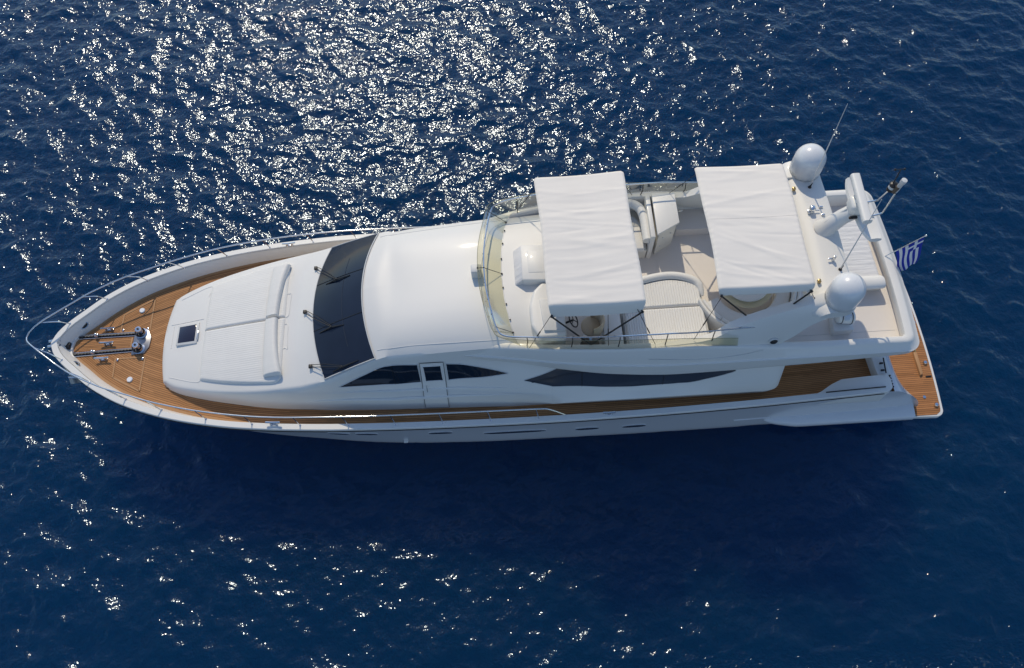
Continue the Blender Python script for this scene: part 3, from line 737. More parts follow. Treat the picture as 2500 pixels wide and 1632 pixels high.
for (x, y) in [(27.0, .23), (26.95, -1.23), (26.87, -2.69)]:
    MB().lathe([(.07, 0), (.07, .05), (.05, .08), (.001, .085)], (x-.03, y, .505), 16).build('platform_fitting', STEEL, pf)
MB().prism([(26.62, -.86), (26.74, -.86), (26.72, -1.62), (26.62, -1.68)], .50, .60, .02).build('gangway_hatch', TEAKB, pf)
MB().tube([(26.68, -.86, .56), (26.69, -.8, .62), (26.65, -.72, .6)], .03, 8).build('gangway_hook', BRASS, pf)
MB().box((26.9, -1.71, .52), (.18, .04, .04), .01).build('platform_slot', DARKM, pf)
MB().lathe([(.05, 0), (.05, .02), (.001, .022)], (26.56, -2.4, .508), 14).build('platform_drain', STEEL, pf)

# cockpit aft end
st_ = MB().prism([(23.45, -1.15), (23.62, -1.3), (23.98, -1.72), (24.03, -2.56), (24.42, -2.56), (24.42, 2.56), (24.03, 2.56), (23.98, 1.72), (23.45, 1.15)], 2.3, 2.985, .03).build('cockpit_settee', GEL, Y)
for sgn in (-1, 1):
    MB().prism([(21.95, sgn*3.06), (22.3, sgn*2.93), (22.62, sgn*2.74), (22.95, sgn*2.60), (23.74, sgn*2.55), (24.3, sgn*2.53), (24.36, sgn*2.7), (24.34, sgn*2.95), (24.2, sgn*3.08)], 2.3, 3.03, .035).build('mooring_locker', GEL, Y)
    MB().tube([(22.4, sgn*2.99, 3.06), (23.3, sgn*2.96, 3.065), (24.12, sgn*2.93, 3.05)], .018, 6).build('locker_seam', DARKM, Y)
    m = MB()
    for k in range(5): m.box((24.36, sgn*(2.58+.085*k), 2.99), (.03, .045, .07), .008)
    m.build('fairlead', DARKM, Y)
    MB().tube([(24.28, sgn*2.05, 3.08), (24.23, sgn*2.52, 3.08)], .02, 8).box((24.19, sgn*2.2, 3.05), (.1, .05, .06), .01).box((24.17, sgn*2.42, 3.05), (.1, .05, .06), .01).build('gate_rail', DARKM, Y)

# ---------------- flybridge: coaming ring, floor, overhang
L_in = tab((12.3, 1.75), (13.0, 1.85), (13.8, 2.0), (15.1, 2.17), (16.3, 2.25), (18, 2.29), (24, 2.29))
L_top = tab((12.3, 1.96), (13.0, 2.06), (13.8, 2.2), (15.1, 2.38), (16.3, 2.47), (18, 2.51), (19.6, 2.51), (24, 2.5))
Z_top = tab((12.3, 5.2), (13.0, 5.36), (13.8, 5.49), (15.1, 5.58), (16.3, 5.61), (18, 5.6), (19.2, 5.47), (20.5, 5.24), (21.5, 5.12), (24.5, 5.09))
L_cr = tab((12.3, 2.04), (13.8, 2.26), (15.1, 2.45), (16.3, 2.57), (18, 2.64), (24.5, 2.63))
Z_cr = tab((12.3, 5.05), (13.8, 5.0), (15.1, 4.96), (16.3, 4.92), (18, 4.88), (24.5, 4.86))
L_bt = tab((12.3, 2.06), (13.8, 2.24), (15.1, 2.42), (16.3, 2.57), (18, 2.67), (21.5, 2.66), (24.5, 2.60))
Z_bt = tab((12.3, 4.78), (13.8, 4.6), (15.1, 4.36), (16.3, 4.26), (18, 4.22), (20, 4.28), (22, 4.38), (24.5, 4.48))
FLZ = 4.62
def lines(x):
    b = L_bt(x)
    return [(L_in(x)-.03, FLZ-.02), (L_in(x), Z_top(x)-.05), (L_in(x)+.03, Z_top(x)-.008), (L_in(x)+.07, Z_top(x)), (L_top(x)-.08, Z_top(x)), (L_top(x)-.025, Z_top(x)-.02), (L_top(x), Z_top(x)-.06),
            (L_cr(x)-.015, Z_cr(x)+.012), (L_cr(x)+.03, Z_cr(x)-.006), (lerp(L_cr(x), b, .5)+.02, lerp(Z_cr(x), Z_bt(x), .5)), (b, Z_bt(x)+.09), (b-.03, Z_bt(x)+.02), (b-.1, Z_bt(x)), (b-.42, Z_bt(x)+.02)]
XA = [24.08, 23.96, 23.98, 24.02, 24.14, 24.2, 24.235, 24.40, 24.43, 24.44, 24.43, 24.41, 24.35, 23.9]
RA = [.08, .08, .1, .14, .22, .26, .28, .36, .37, .38, .38, .36, .3, .1]
rowsF = []
for x in np.concatenate([np.linspace(12.3, 23.3, 60), [23.6]]): rowsF.append([Vector((x, -h, z)) for h, z in lines(x)])
for k in range(0, 9):
    ph = math.pi/2*k/8; row = []
    for i, (h, z) in enumerate(lines(24.3)):
        r = RA[i]; row.append(Vector((XA[i]-r+r*math.sin(ph), -(h-r+r*math.cos(ph)), z)))
    rowsF.append(row)
for k in range(1, 9):
    t = k/8; row = []
    for i, (h, z) in enumerate(lines(24.3)):
        y = -(h-RA[i])*(1-t); row.append(Vector((XA[i]+.09*(1-(1-t)**2), y, z)))
    rowsF.append(row)
ringF = rowsF+[[my(p) for p in r] for r in rowsF[:-1][::-1]]
fb = MB().grid(ringF); fly = fb.build('flybridge', GEL, Y, sharp=42)
MB().add([(14.66, -2.34, FLZ), (24.2, -2.34, FLZ), (24.2, 2.34, FLZ), (14.66, 2.34, FLZ)], [(0, 1, 2, 3)]).add([(14.67, -2.2, FLZ), (14.67, 2.2, FLZ), (14.67, 2.1, 5.6), (14.67, -2.1, 5.6)], [(0, 1, 2, 3)]).build('flybridge_floor', DECKW, fly)
MB().add([(21.1, -2.4, 4.36), (24.2, -2.4, 4.5), (24.2, 2.4, 4.5), (21.1, 2.4, 4.36)], [(0, 1, 2, 3)]).build('overhang_ceiling', GEL, fly)
for sgn in (-1, 1):   # seam between the fascia and the leg of the arch
    MB().tube(smooth_path([(17.1, sgn*2.585, 5.2), (18.4, sgn*2.60, 5.06), (19.4, sgn*2.585, 5.10), (20.1, sgn*2.545, 5.25)], 6), .007, 5).build('fascia_seam', GREYW, fly)
for y in (-.9, .5):
    MB().tube([(21.2, y-1.0, FLZ+.003), (24.0, y-1.0, FLZ+.003)], .006, 4).build('floor_seam', GREYW, fly)

# radar arch
def leg(sgn):
    prs = [((17.2, 2.52, 5.12), (16.6, 2.48, 5.60)), ((18.3, 2.55, 4.98), (17.7, 2.47, 5.62)), ((19.3, 2.53, 4.93), (18.65, 2.40, 5.66)), ((20.03, 2.46, 4.97), (19.22, 2.32, 6.06)), ((20.48, 2.39, 5.06), (19.83, 2.22, 6.31)),
           ((20.85, 2.35, 5.46), (20.47, 2.15, 6.53)), ((21.2, 2.31, 6.10), (20.95, 2.11, 6.72)), ((21.95, 2.24, 6.64), (21.5, 2.05, 6.82))]
    B = smooth_path([p[0] for p in prs], 5); T = smooth_path([p[1] for p in prs], 5); rows = []
    for k, (b, t) in enumerate(zip(B, T)):
        th = lerp(.16, .34, min(1, k/14)); m_ = (b+t)/2; inn = Vector((0, -th, 0))
        loop = [b+Vector((0, -.05, 0)), b+(t-b)*.06+Vector((0, .01, 0)), m_+Vector((0, .02, 0)), t+(b-t)*.12+Vector((0, .0, 0)), t+Vector((0, -.06, 0)), t+inn+Vector((0, .05, 0)), t+(b-t)*.12+inn, m_+inn, b+(t-b)*.1+inn, b+inn+Vector((0, .04, 0))]
        rows.append([Vector((p.x, sgn*p.y, p.z)) for p in loop])
    m.grid(rows, cu=True); m.add(rows[-1], [tuple(range(10))])
m = MB(); leg(-1); leg(1)
rows = []
for k in range(41):
    y = lerp(-2.34, 2.34, k/40); a = abs(y)/2.34; bow_ = .18*(1-a*a); en = 1-max(0, (a-.86)/.14)**2*.35; zz_ = 6.77+.03*(1-a*a)
    xm = 21.62; prof = [(20.96+bow_*.4, -.40), (20.98+bow_*.4, -.25), (21.12+bow_*.7, -.10), (21.30+bow_, -.015), (21.40+bow_, 0), (21.75, 0), (22.04+.05*(1-a), -.005), (22.11+.05*(1-a), -.05), (22.08, -.2), (21.9, -.34), (21.4, -.42)]
    rows.append([Vector((xm+(px-xm)*en, y, zz_+pz*en)) for px, pz in prof])
m.grid(rows, cu=True); m.add(rows[0], [tuple(range(11))]); m.add(rows[-1], [tuple(range(11))])
arch = m.build('radar_arch', GEL, Y, sharp=40)
for sgn in (-1, 1):  # side lights let into the legs
    c = Vector((20.36, sgn*2.355, 5.42))
    o = MB().lathe([(.13, -.04), (.13, .03), (.10, .05)], c, 18, axis=(0, sgn*.99, .12)).build('side_light', GREYW, arch)
    MB().lathe([(.1, .045), (.07, .075), (.001, .085)], c, 16, axis=(0, sgn*.99, .12)).build('light_lens', BLACK, o)
for (x, y) in [(21.3, 1.39), (21.3, -1.45)]:
    MB().box((x, y, 6.80), (.08, .1, .1), .02).build('spot_lamp', BRASS, arch)
# radomes
DOME = simple('radome_white', (.74, .745, .75), .3, coat=.3, var=.02)
for y in (1.99, -1.96):
    pr = [(.30, 6.70), (.36, 6.72), (.385, 6.76), (.385, 6.79), (.395, 6.80), (.41, 6.98), (.405, 7.26)]+[(.405*math.cos(a), 7.26+.39*math.sin(a)) for a in [math.pi/2*k/10 for k in range(1, 10)]]+[(.001, 7.65)]
    o = MB().lathe(pr, (21.72, y, 0), 40).build('radome', DOME, arch, sharp=60)
    MB().lathe([(.40, 6.785), (.402, 6.80), (.40, 6.81)], (21.72, y, 0), 40).build('dome_seam', GREYW, o)
    MB().box((21.72-.36, y-.16, 6.93), (.02, .1, .16), .01, R(25)).build('dome_plate', GREYW, o)
# radar: pylon, cross arm, pod, open scanner
rp = MB().tube([(21.80, .10, 6.70), (21.92, .10, 6.95), (22.1, .10, 7.28), (22.28, .10, 7.46)], [.30, .215, .2, .2], 20).build('radar_pylon', GEL, arch, sharp=60)
MB().tube([(21.72, .12, 7.0), (21.95, .12, 7.36), (22.1, .12, 7.58)], .022, 6).build('pylon_conduit', GREYW, rp)
rows = []
for k in range(33):
    y = lerp(-.82, 1.05, k/32); a = abs((y-.115)/.935); wd = .24*(1-a**4*.35); c = 22.52+.05*(y-.1)*-1; zz_ = 7.44+.10*a**3
    rows.append([Vector((c-wd, y, zz_)), Vector((c-wd+.03, y, zz_+.07)), Vector((c, y, zz_+.09)), Vector((c+wd-.03, y, zz_+.07)), Vector((c+wd, y, zz_)), Vector((c+wd-.05, y, zz_-.05)), Vector((c, y, zz_-.07)), Vector((c-wd+.05, y, zz_-.05))])
m = MB().grid(rows, cu=True); m.add(rows[0], [tuple(range(8))]); m.add(rows[-1], [tuple(range(8))]); ca = m.build('radar_cross_arm', GEL, arch, sharp=50)
pod = MB().box((22.3, .12, 7.72), (.40, .44, .36), .1, seg=4).build('radar_pod', GEL, arch)
MB().box((22.2, -.13, 7.55), (.2, .06, .06), .01).build('pod_connector', DARKM, pod)
m = MB(); A = Vector((22.30, .80, 8.03)); B = Vector((22.24, -.60, 8.03)); rows = []
for k in range(15):
    p = A.lerp(B, k/14)
    rows.append([p+Vector((math.copysign(abs(math.cos(a))**.6, math.cos(a))*.115, 0, math.copysign(abs(math.sin(a))**.6, math.sin(a))*.085)) for a in [2*math.pi*j/20 for j in range(20)]])
m.grid(rows, cu=True); m.add(rows[0], [tuple(range(20))]); m.add(rows[-1], [tuple(range(20))]); m.lathe([(.09, 7.88), (.09, 7.97)], (22.27, .1, 0), 16); m.build('radar_scanner', GEL, arch, sharp=50)
# light mast: two arms to a lamp and a camera head
mh = MB().tube(smooth_path([(22.55, .32, 7.5), (22.85, .32, 7.57), (22.92, .3, 7.66), (22.95, .2, 8.2)], 5), .022, 8).tube(smooth_path([(22.56, -.1, 7.5), (22.86, -.1, 7.6), (22.93, -.07, 7.72), (23.06, .10, 8.24)], 5), .022, 8).build('light_mast', STEEL, arch)
MB().lathe([(.10, 0), (.10, .05), (.085, .07), (.085, .17), (.10, .18), (.10, .22), (.06, .25), (.001, .25)], (22.95, .19, 8.18), 18).build('mast_lamp', DARKM, mh)
MB().lathe([(.088, .08), (.088, .16)], (22.95, .19, 8.18), 18).build('lamp_lens', GREYW, mh)
MB().lathe([(.06, 0), (.055, .3), (.07, .32), (.07, .42), (.001, .43)], (23.02, .10, 8.24), 16, axis=(.1, 0, 1)).build('anchor_lamp', GREYW, mh)
MB().tube([(23.0, .12, 8.2), (23.02, .11, 8.42)], .075, 10).build('lamp_bracket', BROWN, mh)
wv = MB().tube([(22.92, .2, 8.43), (22.88, .2, 8.92)], .014, 6); wv.tube([(22.76, .22, 8.92), (22.98, .22, 8.92)], .012, 5); wv.ball((22.76, .22, 8.92), .03); wv.ball((22.98, .22, 8.92), .03); wv.build('wind_vane', DARKM, mh)
# whip antennas, horn, small fittings
for (b, t) in [((21.73, 1.42, 6.78), (21.57, 1.40, 9.92)), ((21.9, -1.15, 6.78), (21.69, -1.2, 9.79))]:
    b, t = Vector(b), Vector(t)
    o = MB().tube([b, b+(t-b)*.3, t], [.02, .016, .006], 8).build('whip_antenna', GREYW, arch)
    MB().lathe([(.05, 0), (.045, .03), (.025, .05), (.025, .2)], b, 12).build('antenna_base', DARKM, o)
MB().box((21.55, .62, 6.83), (.14, .13, .07), .02).box((21.58, .64, 6.93), (.15, .17, .13), .05, seg=3).box((21.68, .62, 6.86), (.2, .03, .03), .01).build('horn', STEEL, arch)
MB().lathe([(.05, 6.79), (.04, 6.83), (.03, 6.86), (.05, 6.9), (.03, 6.98), (.001, 6.99)], (21.78, -.87, 0), 12).box((21.72, -.87, 6.88), (.16, .04, .04), .01).build('camera_fitting', STEEL, arch)
for y in (.95, .70):
    MB().box((21.86, y-.2, 6.82), (.1, .05, .05), .015).build('horn_bracket', STEEL, arch)

# wind screen round the forward half of the flybridge
base = [(13.40, 0.0, 5.70), (13.44, .6, 5.685), (13.53, 1.24, 5.65), (13.64, 1.78, 5.54), (13.76, 2.04, 5.48), (13.98, 2.17, 5.48)]
topp = [(12.78, 0.0, 6.06), (12.80, .5, 6.06), (12.87, .98, 6.06), (12.99, 1.5, 6.06), (13.1, 1.88, 6.06), (13.35, 2.12, 6.07)]
for x in (14.6, 15.4, 16.3, 17.2, 18.1, 18.9, 19.4):
    base.append((x, L_top(x)-.05, Z_top(x)-.0)); topp.append((x-.08, lerp(2.27, 2.44, min(1, (x-14)/3)), max(Z_top(x)+.05, 6.10-max(0, x-17.5)*.12)))
Bs = smooth_path(base, 5); Ts = smooth_path(topp, 5)
rows = [[b.lerp(t, j/4) for j in range(5)] for b, t in zip(Bs, Ts)]
full_r = [[my(p) for p in r] for r in rows[::-1]][:-1]+rows
scr = MB().grid(full_r).build('wind_screen', ACRYL, fly, recalc=False)
MB().tube([r[-1] for r in full_r], .007, 5).build('screen_edge', simple('acrylic_edge', (.25, .24, .14), .3), scr)
MB().tube([r[0]+Vector((0, 0, .006)) for r in full_r], .01, 5).build('screen_foot', GREYW, scr)
HR = [(12.95, 0, 6.05), (12.98, .61, 6.05), (13.08, 1.23, 6.04), (13.2, 1.78, 6.02), (13.38, 2.04, 6.04), (13.96, 2.16, 6.10), (15.1, 2.26, 6.14), (16.25, 2.32, 6.16), (17.6, 2.34, 6.17), (18.2, 2.34, 6.15), (19.5, 2.27, 6.1), (19.85, 2.24, 6.05)]
hr = smooth_path(HR, 6)
hrl = MB().tube([my(p) for p in hr[::-1]][:-1]+hr, .02, 8).build('hand_rail', STEEL, fly)
for x in (13.96, 15.1, 16.3, 17.5, 18.7):
    for s in (1, -1):
        yr = float(np.interp(x, [p.x for p in hr], [p.y for p in hr])); zr = float(np.interp(x, [p.x for p in hr], [p.z for p in hr]))
        MB().tube([(x, s*(L_top(x)-.12), Z_top(x)-.01), (x+.02, s*(yr-.02), (Z_top(x)+zr)/2), (x, s*yr, zr)], .014, 6).build('rail_post', DARKM, hrl)
for (a, b) in [((12.95, 0.0, 6.05), (13.42, -.02, 5.72)), ((13.2, 1.78, 6.02), (13.62, 1.74, 5.58)), ((13.2, -1.78, 6.02), (13.62, -1.74, 5.58)), ((12.78, 0, 6.06), (12.95, 0, 6.05))]:
    MB().tube([a, b], .009, 5).ball(b, .025).ball(a, .022).build('screen_stay', DARKM, scr)
for y in (.45, .95, 1.4, -.45, -.95, -1.4):
    x = float(np.interp(abs(y), [p[1] for p in HR[:5]], [p[0] for p in HR[:5]])); MB().ball((x-.02, y, 6.03), .02).build('screen_bolt', DARKM, scr)
    xb = float(np.interp(abs(y), [p[1] for p in base[:5]], [p[0] for p in base[:5]])); MB().ball((xb, y, zdown(xb, y)+.03), .022).build('screen_bolt', DARKM, scr)

# lidded lamp box on the roof
MB().prism([(12.60, -.08), (12.86, -.09), (12.88, .16), (12.60, .17)], 5.6, 6.0, .03).build('lamp_box', GREYW, house)

# flybridge furniture --------------------------------------------------
cl = MB().prism([(13.95, -.40), (14.62, -.44), (14.62, .66), (13.95, .70)], 5.4, lambda x, y: 5.98, .04).build('instrument_box', GEL, fly)
MB().prism([(13.74, -.40), (13.96, -.385), (13.96, .68), (13.74, .69)], 5.5, lambda x, y: 5.68+(x-13.74)*1.28, .02).build('box_cover', CLOTH, cl)
MB().prism([(14.12, -.2), (14.6, -.22), (14.6, .48), (14.12, .5)], 5.7, 5.995, .03).build('box_lid', GEL, cl)
con = [(14.08, -1.15), (14.2, -.72), (14.46, -.46), (15.0, -.46), (15.0, -2.02), (14.3, -2.1), (14.1, -1.75)]
hc = MB().prism(con, 4.6, lambda x, y: 5.92-max(0, x-14.5)*.28, .09, 4).build('helm_console', GEL, fly)
MB().prism([(14.35, -1.0), (14.98, -.98), (14.98, -1.9), (14.42, -1.92)], 5.5, lambda x, y: 5.965-max(0, x-14.5)*.28, .02).build('dash_panel', GREYW, hc)  # white dash; the grey puts its shade into the colour
wc = Vector((15.22, -1.5, 5.62)); wax = Vector((.8, 0, .6)).normalized(); t1 = Vector((0, 1, 0)); t2 = wax.cross(t1)
wheel = MB().tube([wc+(t1*math.cos(a)+t2*math.sin(a))*.2 for a in [2*math.pi*k/24 for k in range(24)]], .018, 7, closed=True)
for k in range(3): 
    a = 2*math.pi*k/3+.5; wheel.tube([wc, wc+(t1*math.cos(a)+t2*math.sin(a))*.2], .012, 5)
wheel.tube([wc, wc-wax*.25], .03, 8); wheel.build('steering_wheel', DARKM, hc)
seat = MB().lathe([(.001, 5.18), (.24, 5.18), (.28, 5.21), (.29, 5.3), (.24, 5.34), (.001, 5.35)], (15.72, -1.55, 0), 24).build('helm_seat', TAN, fly)
rows = []
for k in range(15):
    a = lerp(-1.6, 1.6, k/14); c_, s_ = math.cos(a), math.sin(a)
    rows.append([Vector((15.72+c_*r, -1.55+s_*r*1.1, z)) for r, z in ((.22, 5.26), (.24, 5.66), (.28, 5.72), (.32, 5.66), (.31, 5.26))])
MB().grid(rows, cu=True).build('seat_back', TAN, seat)
MB().lathe([(.2, 4.63), (.06, 4.7), (.05, 5.2)], (15.72, -1.55, 0), 14).build('seat_post', STEEL, seat)
MB().box((15.62, -2.1, 5.15), (.5, .26, .34), .06, R(3), seg=3).box((15.5, -2.02, 5.35), (.2, .2, .12), .04, seg=3).build('brown_seat_blocks', BROWN, fly)  # two dark brown blocks beside the helm seat
MB().prism([(16.0, -.9), (16.5, -.85), (16.52, -2.2), (16.02, -2.2)], 4.63, 5.28, .04).build('chart_locker', GEL, fly)
# bar unit and settee, starboard
MB().prism([(17.86, 2.27), (18.38, 2.26), (18.37, 1.30), (17.83, .98)], 4.6, 5.68, .01).build('bar_cabinet', CREAM, fly)
bt = MB().prism([(17.78, 2.30), (18.43, 2.29), (18.42, 1.26), (17.76, .90)], 5.69, 5.76, .02).build('bar_top', GEL, fly)
MB().prism([(17.60, 2.30), (17.73, 2.30), (17.71, .86), (17.58, .86)], 4.6, 5.72, .02).build('bar_divider', GEL, fly)
for (x, y, z) in [(17.98, 1.05, 5.35), (18.22, 1.19, 5.35), (17.95, 1.035, 4.95)]: MB().ball((x, y, z), .02).build('cabinet_knob', STEEL, bt)
MB().prism([(15.2, .85), (17.56, .88), (17.6, 2.3), (15.2, 2.3)], 4.6, 5.02, .03).build('settee_base', CREAM, fly)
MB().prism([(15.3, .82), (17.48, .84), (17.48, 1.75), (17.3, 1.98), (15.3, 2.05)], 5.02, 5.17, .05, 3).build('settee_cushion', VINYL, fly)
MB().tube(smooth_path([(15.3, 2.17, 5.45), (16.9, 2.2, 5.47), (17.25, 2.17, 5.47), (17.45, 1.98, 5.47), (17.52, 1.6, 5.46), (17.52, .92, 5.45)], 6), .13, 12).build('settee_bolster', VINYL, fly)
MB().box((17.5, 2.28, 5.3), (.55, .2, .1), .02).build('coaming_shelf', GEL, fly)
MB().prism([(18.5, 1.56), (20.9, 1.52), (20.9, 2.3), (18.5, 2.3)], 4.6, 4.93, .03).build('side_bench', DECKW, fly)
MB().lathe([(.075, 0), (.06, .012), (.001, .006)], (18.95, 2.27, 5.2), 18, axis=(0, -1, .15)).build('speaker', GREYW, fly)
MB().tube(smooth_path([(18.5, 1.95, 5.3), (18.6, 1.92, 5.34), (18.68, 1.95, 5.33)], 4), .02, 6).build('grab_handle', GEL, fly)
# sun pad base, port
sp_ = [(16.62, -.32), (17.2, -.13), (17.95, -.02), (18.5, -.12), (18.82, -.32), (18.86, -2.24), (16.62, -2.24)]
MB().prism(sp_, 4.6, 5.08, .03).build('sunpad_base', GEL, fly)
MB().tube(smooth_path([(16.62, -.36, 5.17), (17.25, -.19, 5.19), (17.95, -.09, 5.19), (18.45, -.18, 5.19), (18.76, -.38, 5.16), (18.84, -.75, 5.13)], 6), [.11]*26+[.10, .09, .08, .06, .04], 12).build('sunpad_edge', VINYL, fly)
# round dinette aft, port, under the second awning
tc_ = Vector((20.05, -.50, 0))
MB().lathe([(.001, 5.33), (.60, 5.33), (.62, 5.31), (.62, 5.29), (.58, 5.27)], tc_, 40).build('dinette_table', GEL, fly)
MB().lathe([(.12, 4.63), (.09, 4.7), (.09, 5.2), (.72, 5.12), (.74, 5.16), (.60, 5.18), (.40, 5.22)], tc_, 40).build('table_rim', simple('table_tan', (.72, .62, .40), .4), fly)
def arc(r0, r1, z0, z1, a0, a1, mat, name, ey=1.0, bev=.04):
    rows = []
    for k in range(41):
        a = lerp(a0, a1, k/40); c_, s_ = math.cos(a), math.sin(a)
        f = lambda r, z: Vector((tc_.x+c_*r, tc_.y+s_*r*ey, z))
        rows.append([f(r0, z0), f(r0, z1-bev), f(r0+bev*.3, z1-bev*.3), f(r0+bev, z1), f(r1-bev, z1), f(r1-bev*.3, z1-bev*.3), f(r1, z1-bev), f(r1, z0)])
    m = MB().grid(rows, cu=True); m.add(rows[0], [tuple(range(8))]); m.add(rows[-1], [tuple(range(8))]); return m.build(name, mat, fly, sharp=50)
arc(.86, 1.32, 4.62, 5.0, R(200), R(352), CREAM, 'dinette_seat', 1.05)
arc(.84, 1.22, 5.0, 5.12, R(201), R(351), VINYL, 'dinette_cushion', 1.05)
for k, (a, b) in enumerate([(199, 228), (229, 259), (260, 291), (292, 322), (323, 353)]):
    arc(1.25, 1.36, 5.0, 5.30, R(a), R(b), VINYL, 'dinette_backrest', 1.08, .05)
arc(1.37, 1.45, 4.7, 5.30, R(197), R(356), GEL, 'dinette_surround', 1.08, .03)
rope = MB().tube([(21.02+.13*math.cos(a), -1.62+.09*math.sin(a), 5.52+.04*math.sin(2*a)) for a in [2*math.pi*k/20 for k in range(20)]], .035, 7, closed=True).tube([(21.02+.1*math.cos(a), -1.6+.07*math.sin(a), 5.57) for a in [2*math.pi*k/20 for k in range(20)]], .03, 7, closed=True).build('coiled_rope', BROWN, None)
tag(rope, 'small coil of dark rope on the upper deck beside the radar arch foot', 'rope')
# aft sun deck furniture
MB().prism([(22.55, -.50), (23.92, -.55), (23.92, 1.6), (22.55, 1.6)], 4.6, 4.86, .03).build('sunbed_base', GEL, fly)
MB().prism([(22.75, -.62), (23.9, -.66), (23.9, -.50), (22.75, -.5)], 4.6, 4.80, .02).build('sunbed_step', CREAM, fly)
cs = MB().prism([(22.30, -1.40), (22.78, -1.42), (22.78, -1.95), (22.22, -1.95)], 4.6, 4.90, .03).build('raft_cradle', GEL, fly)

# ---------------- awnings
def awning(fs, as_, ap, fp, z, drop, piv, nx=72, ny=120, seed=1):
    rng = np.random.default_rng(seed)
    NW = 34; cv_ = rng.uniform(.04, .98, NW); sl_ = rng.normal(0, .06, NW)+(.16 if seed == 5 else 0)*(cv_ > .45); wd = rng.uniform(.005, .016, NW); am = rng.uniform(.35, 1, NW)*rng.choice([-1, 1, 1], NW); uc = rng.uniform(.15, .85, NW); ul = rng.uniform(.25, .7, NW)
    root = bpy.data.objects.new('awning', None); COL.objects.link(root); root.parent = Y; root.matrix_parent_inverse = Matrix.Translation(-Y.location)
    rows = []
    for i in range(nx+1):
        u = i/nx; row = []
        for j in range(ny+1):
            v = j/ny
            # rounded corners: the end of the strip is drawn in
            ve = max(0, (v-.95)/.05); ins = .055*(1-math.sqrt(max(0, 1-ve*ve*.98))) if ve > 0 else 0
            vs = max(0, (.03-v)/.03); ins += .02*(1-math.sqrt(max(0, 1-vs*vs*.98)))
            uu_ = lerp(ins, 1-ins, u)
            a = Vector((*fs, z)).lerp(Vector((*as_, z)), uu_); b = Vector((*fp, z)).lerp(Vector((*ap, z)), uu_); p = a.lerp(b, v)
            e = min(v, 1-v)*3.9
            edge = -drop*max(0, 1-e/.16)**1.5 if v > .5 else -.08*max(0, 1-e/.10)**2
            ex = min(u, 1-u)*2.3; edge -= .055*max(0, 1-ex/.07)**2
            wr = 0
            for q in range(NW):
                d = (v-cv_[q]-sl_[q]*(u-.5)-.03*math.sin(2.6*u+q))/wd[q]
                if abs(d) < 3.2: wr += am[q]*.011*math.exp(-d*d*.5)*math.exp(-((u-uc[q])/ul[q])**2)
            gather = .009*math.sin(v*150+4*math.sin(u*5))*max(0, 1-ex/.22)*(1-.6*abs(2*v-1))
            crease = .012*math.sin(34*v+3*u+seed)*math.sin(math.pi*u)*(.3+.7*v)*.35
            sag = -.045*math.sin(math.pi*u)**1.5*(1 if seed == 1 else .7)
            p.z += edge+wr+gather*.5+crease+sag+.09*math.sin(math.pi*v)
            if e < .16 and v > .5: p.y += .05*(1-e/.16)**2
            p.x += .012*math.sin(9*v+seed)*(2*u-1)+.03*(2*u-1)*(-(math.sin(math.pi*v)))*.6
            row.append(p)
        rows.append(row)
    under = [[p+Vector((0, 0, -.012)) for p in r] for r in rows]
    m = MB().grid(rows); m.grid(under)
    ed = lambda a, b: m.grid([a, b])
    ed(rows[0], under[0]); ed(rows[-1], under[-1]); ed([r[0] for r in rows], [r[0] for r in under]); ed([r[-1] for r in rows], [r[-1] for r in under])
    m.build('awning_canopy', CANVAS, root, sharp=0, recalc=False)
    fm = MB()
    for s in (-1, 1):
        yb = piv[1]; P0 = Vector((piv[0], s*yb, piv[2]))
        for (c, k) in ((fp if s < 0 else fs, 0), (ap if s < 0 else as_, 1)):
            t = Vector((c[0]+(.07 if k == 0 else -.07), c[1]-s*.02, z-drop*.8-.02 if s < 0 else z-.16)); fm.tube([P0, t], .022, 8)
            fm.ball(t, .035)
    for (a, b, ix) in ((fs, fp, .09), (as_, ap, -.09)):
        fm.tube([(lerp(a[0], b[0], t_)+ix, lerp(a[1], b[1], t_), z+dz_) for t_, dz_ in ((.02, -.17), (.07, -.12), (.25, -.03), (.5, .0), (.75, -.03), (.93, -.14), (.985, -drop*.8-.03))], .02, 8)
    fm.build('awning_frame', DARKM, root)
    js = round(ny*.46)
    if seed == 5: MB().tube([r[js]+Vector((0, 0, .002)) for r in rows], .003, 4).build('awning_seam', CANVAS, root)
    return root
a1 = awning((14.42, 1.97), (16.78, 2.03), (16.86, -2.10), (14.50, -2.08), 7.27, .38, (15.61, 2.22, 5.56), seed=1)
a2 = awning((18.64, 1.97), (20.99, 1.92), (20.97, -1.92), (18.64, -1.90), 7.30, .19, (20.08, 1.98, 5.5), seed=5)
a1['label'] = 'forward canvas awning over the helm'; a2['label'] = 'aft canvas awning over the dinette'
def strap(a, b, par):
    a, b = Vector(a), Vector(b); o = MB().tube([a, a.lerp(b, .5)+Vector((0, 0, -.01)), b], .008, 5).tube([a.lerp(b, .52), a.lerp(b, .66)], .016, 6).build('awning_strap', DARKM, par)
for s in (-1, 1):
    strap((14.6, s*2.0, 7.03), (14.02, s*2.2, 5.56), a1); strap((16.66, s*2.05, 7.03), (17.25, s*2.36, 5.64), a1); strap((15.95, s*2.0, 7.0), (16.05, s*2.3, 5.62), a1)
    strap((18.74, s*1.86, 7.1), (18.25, s*2.3, 5.65), a2); strap((20.86, s*1.88, 7.16), (21.3, s*1.9, 6.4), a2)

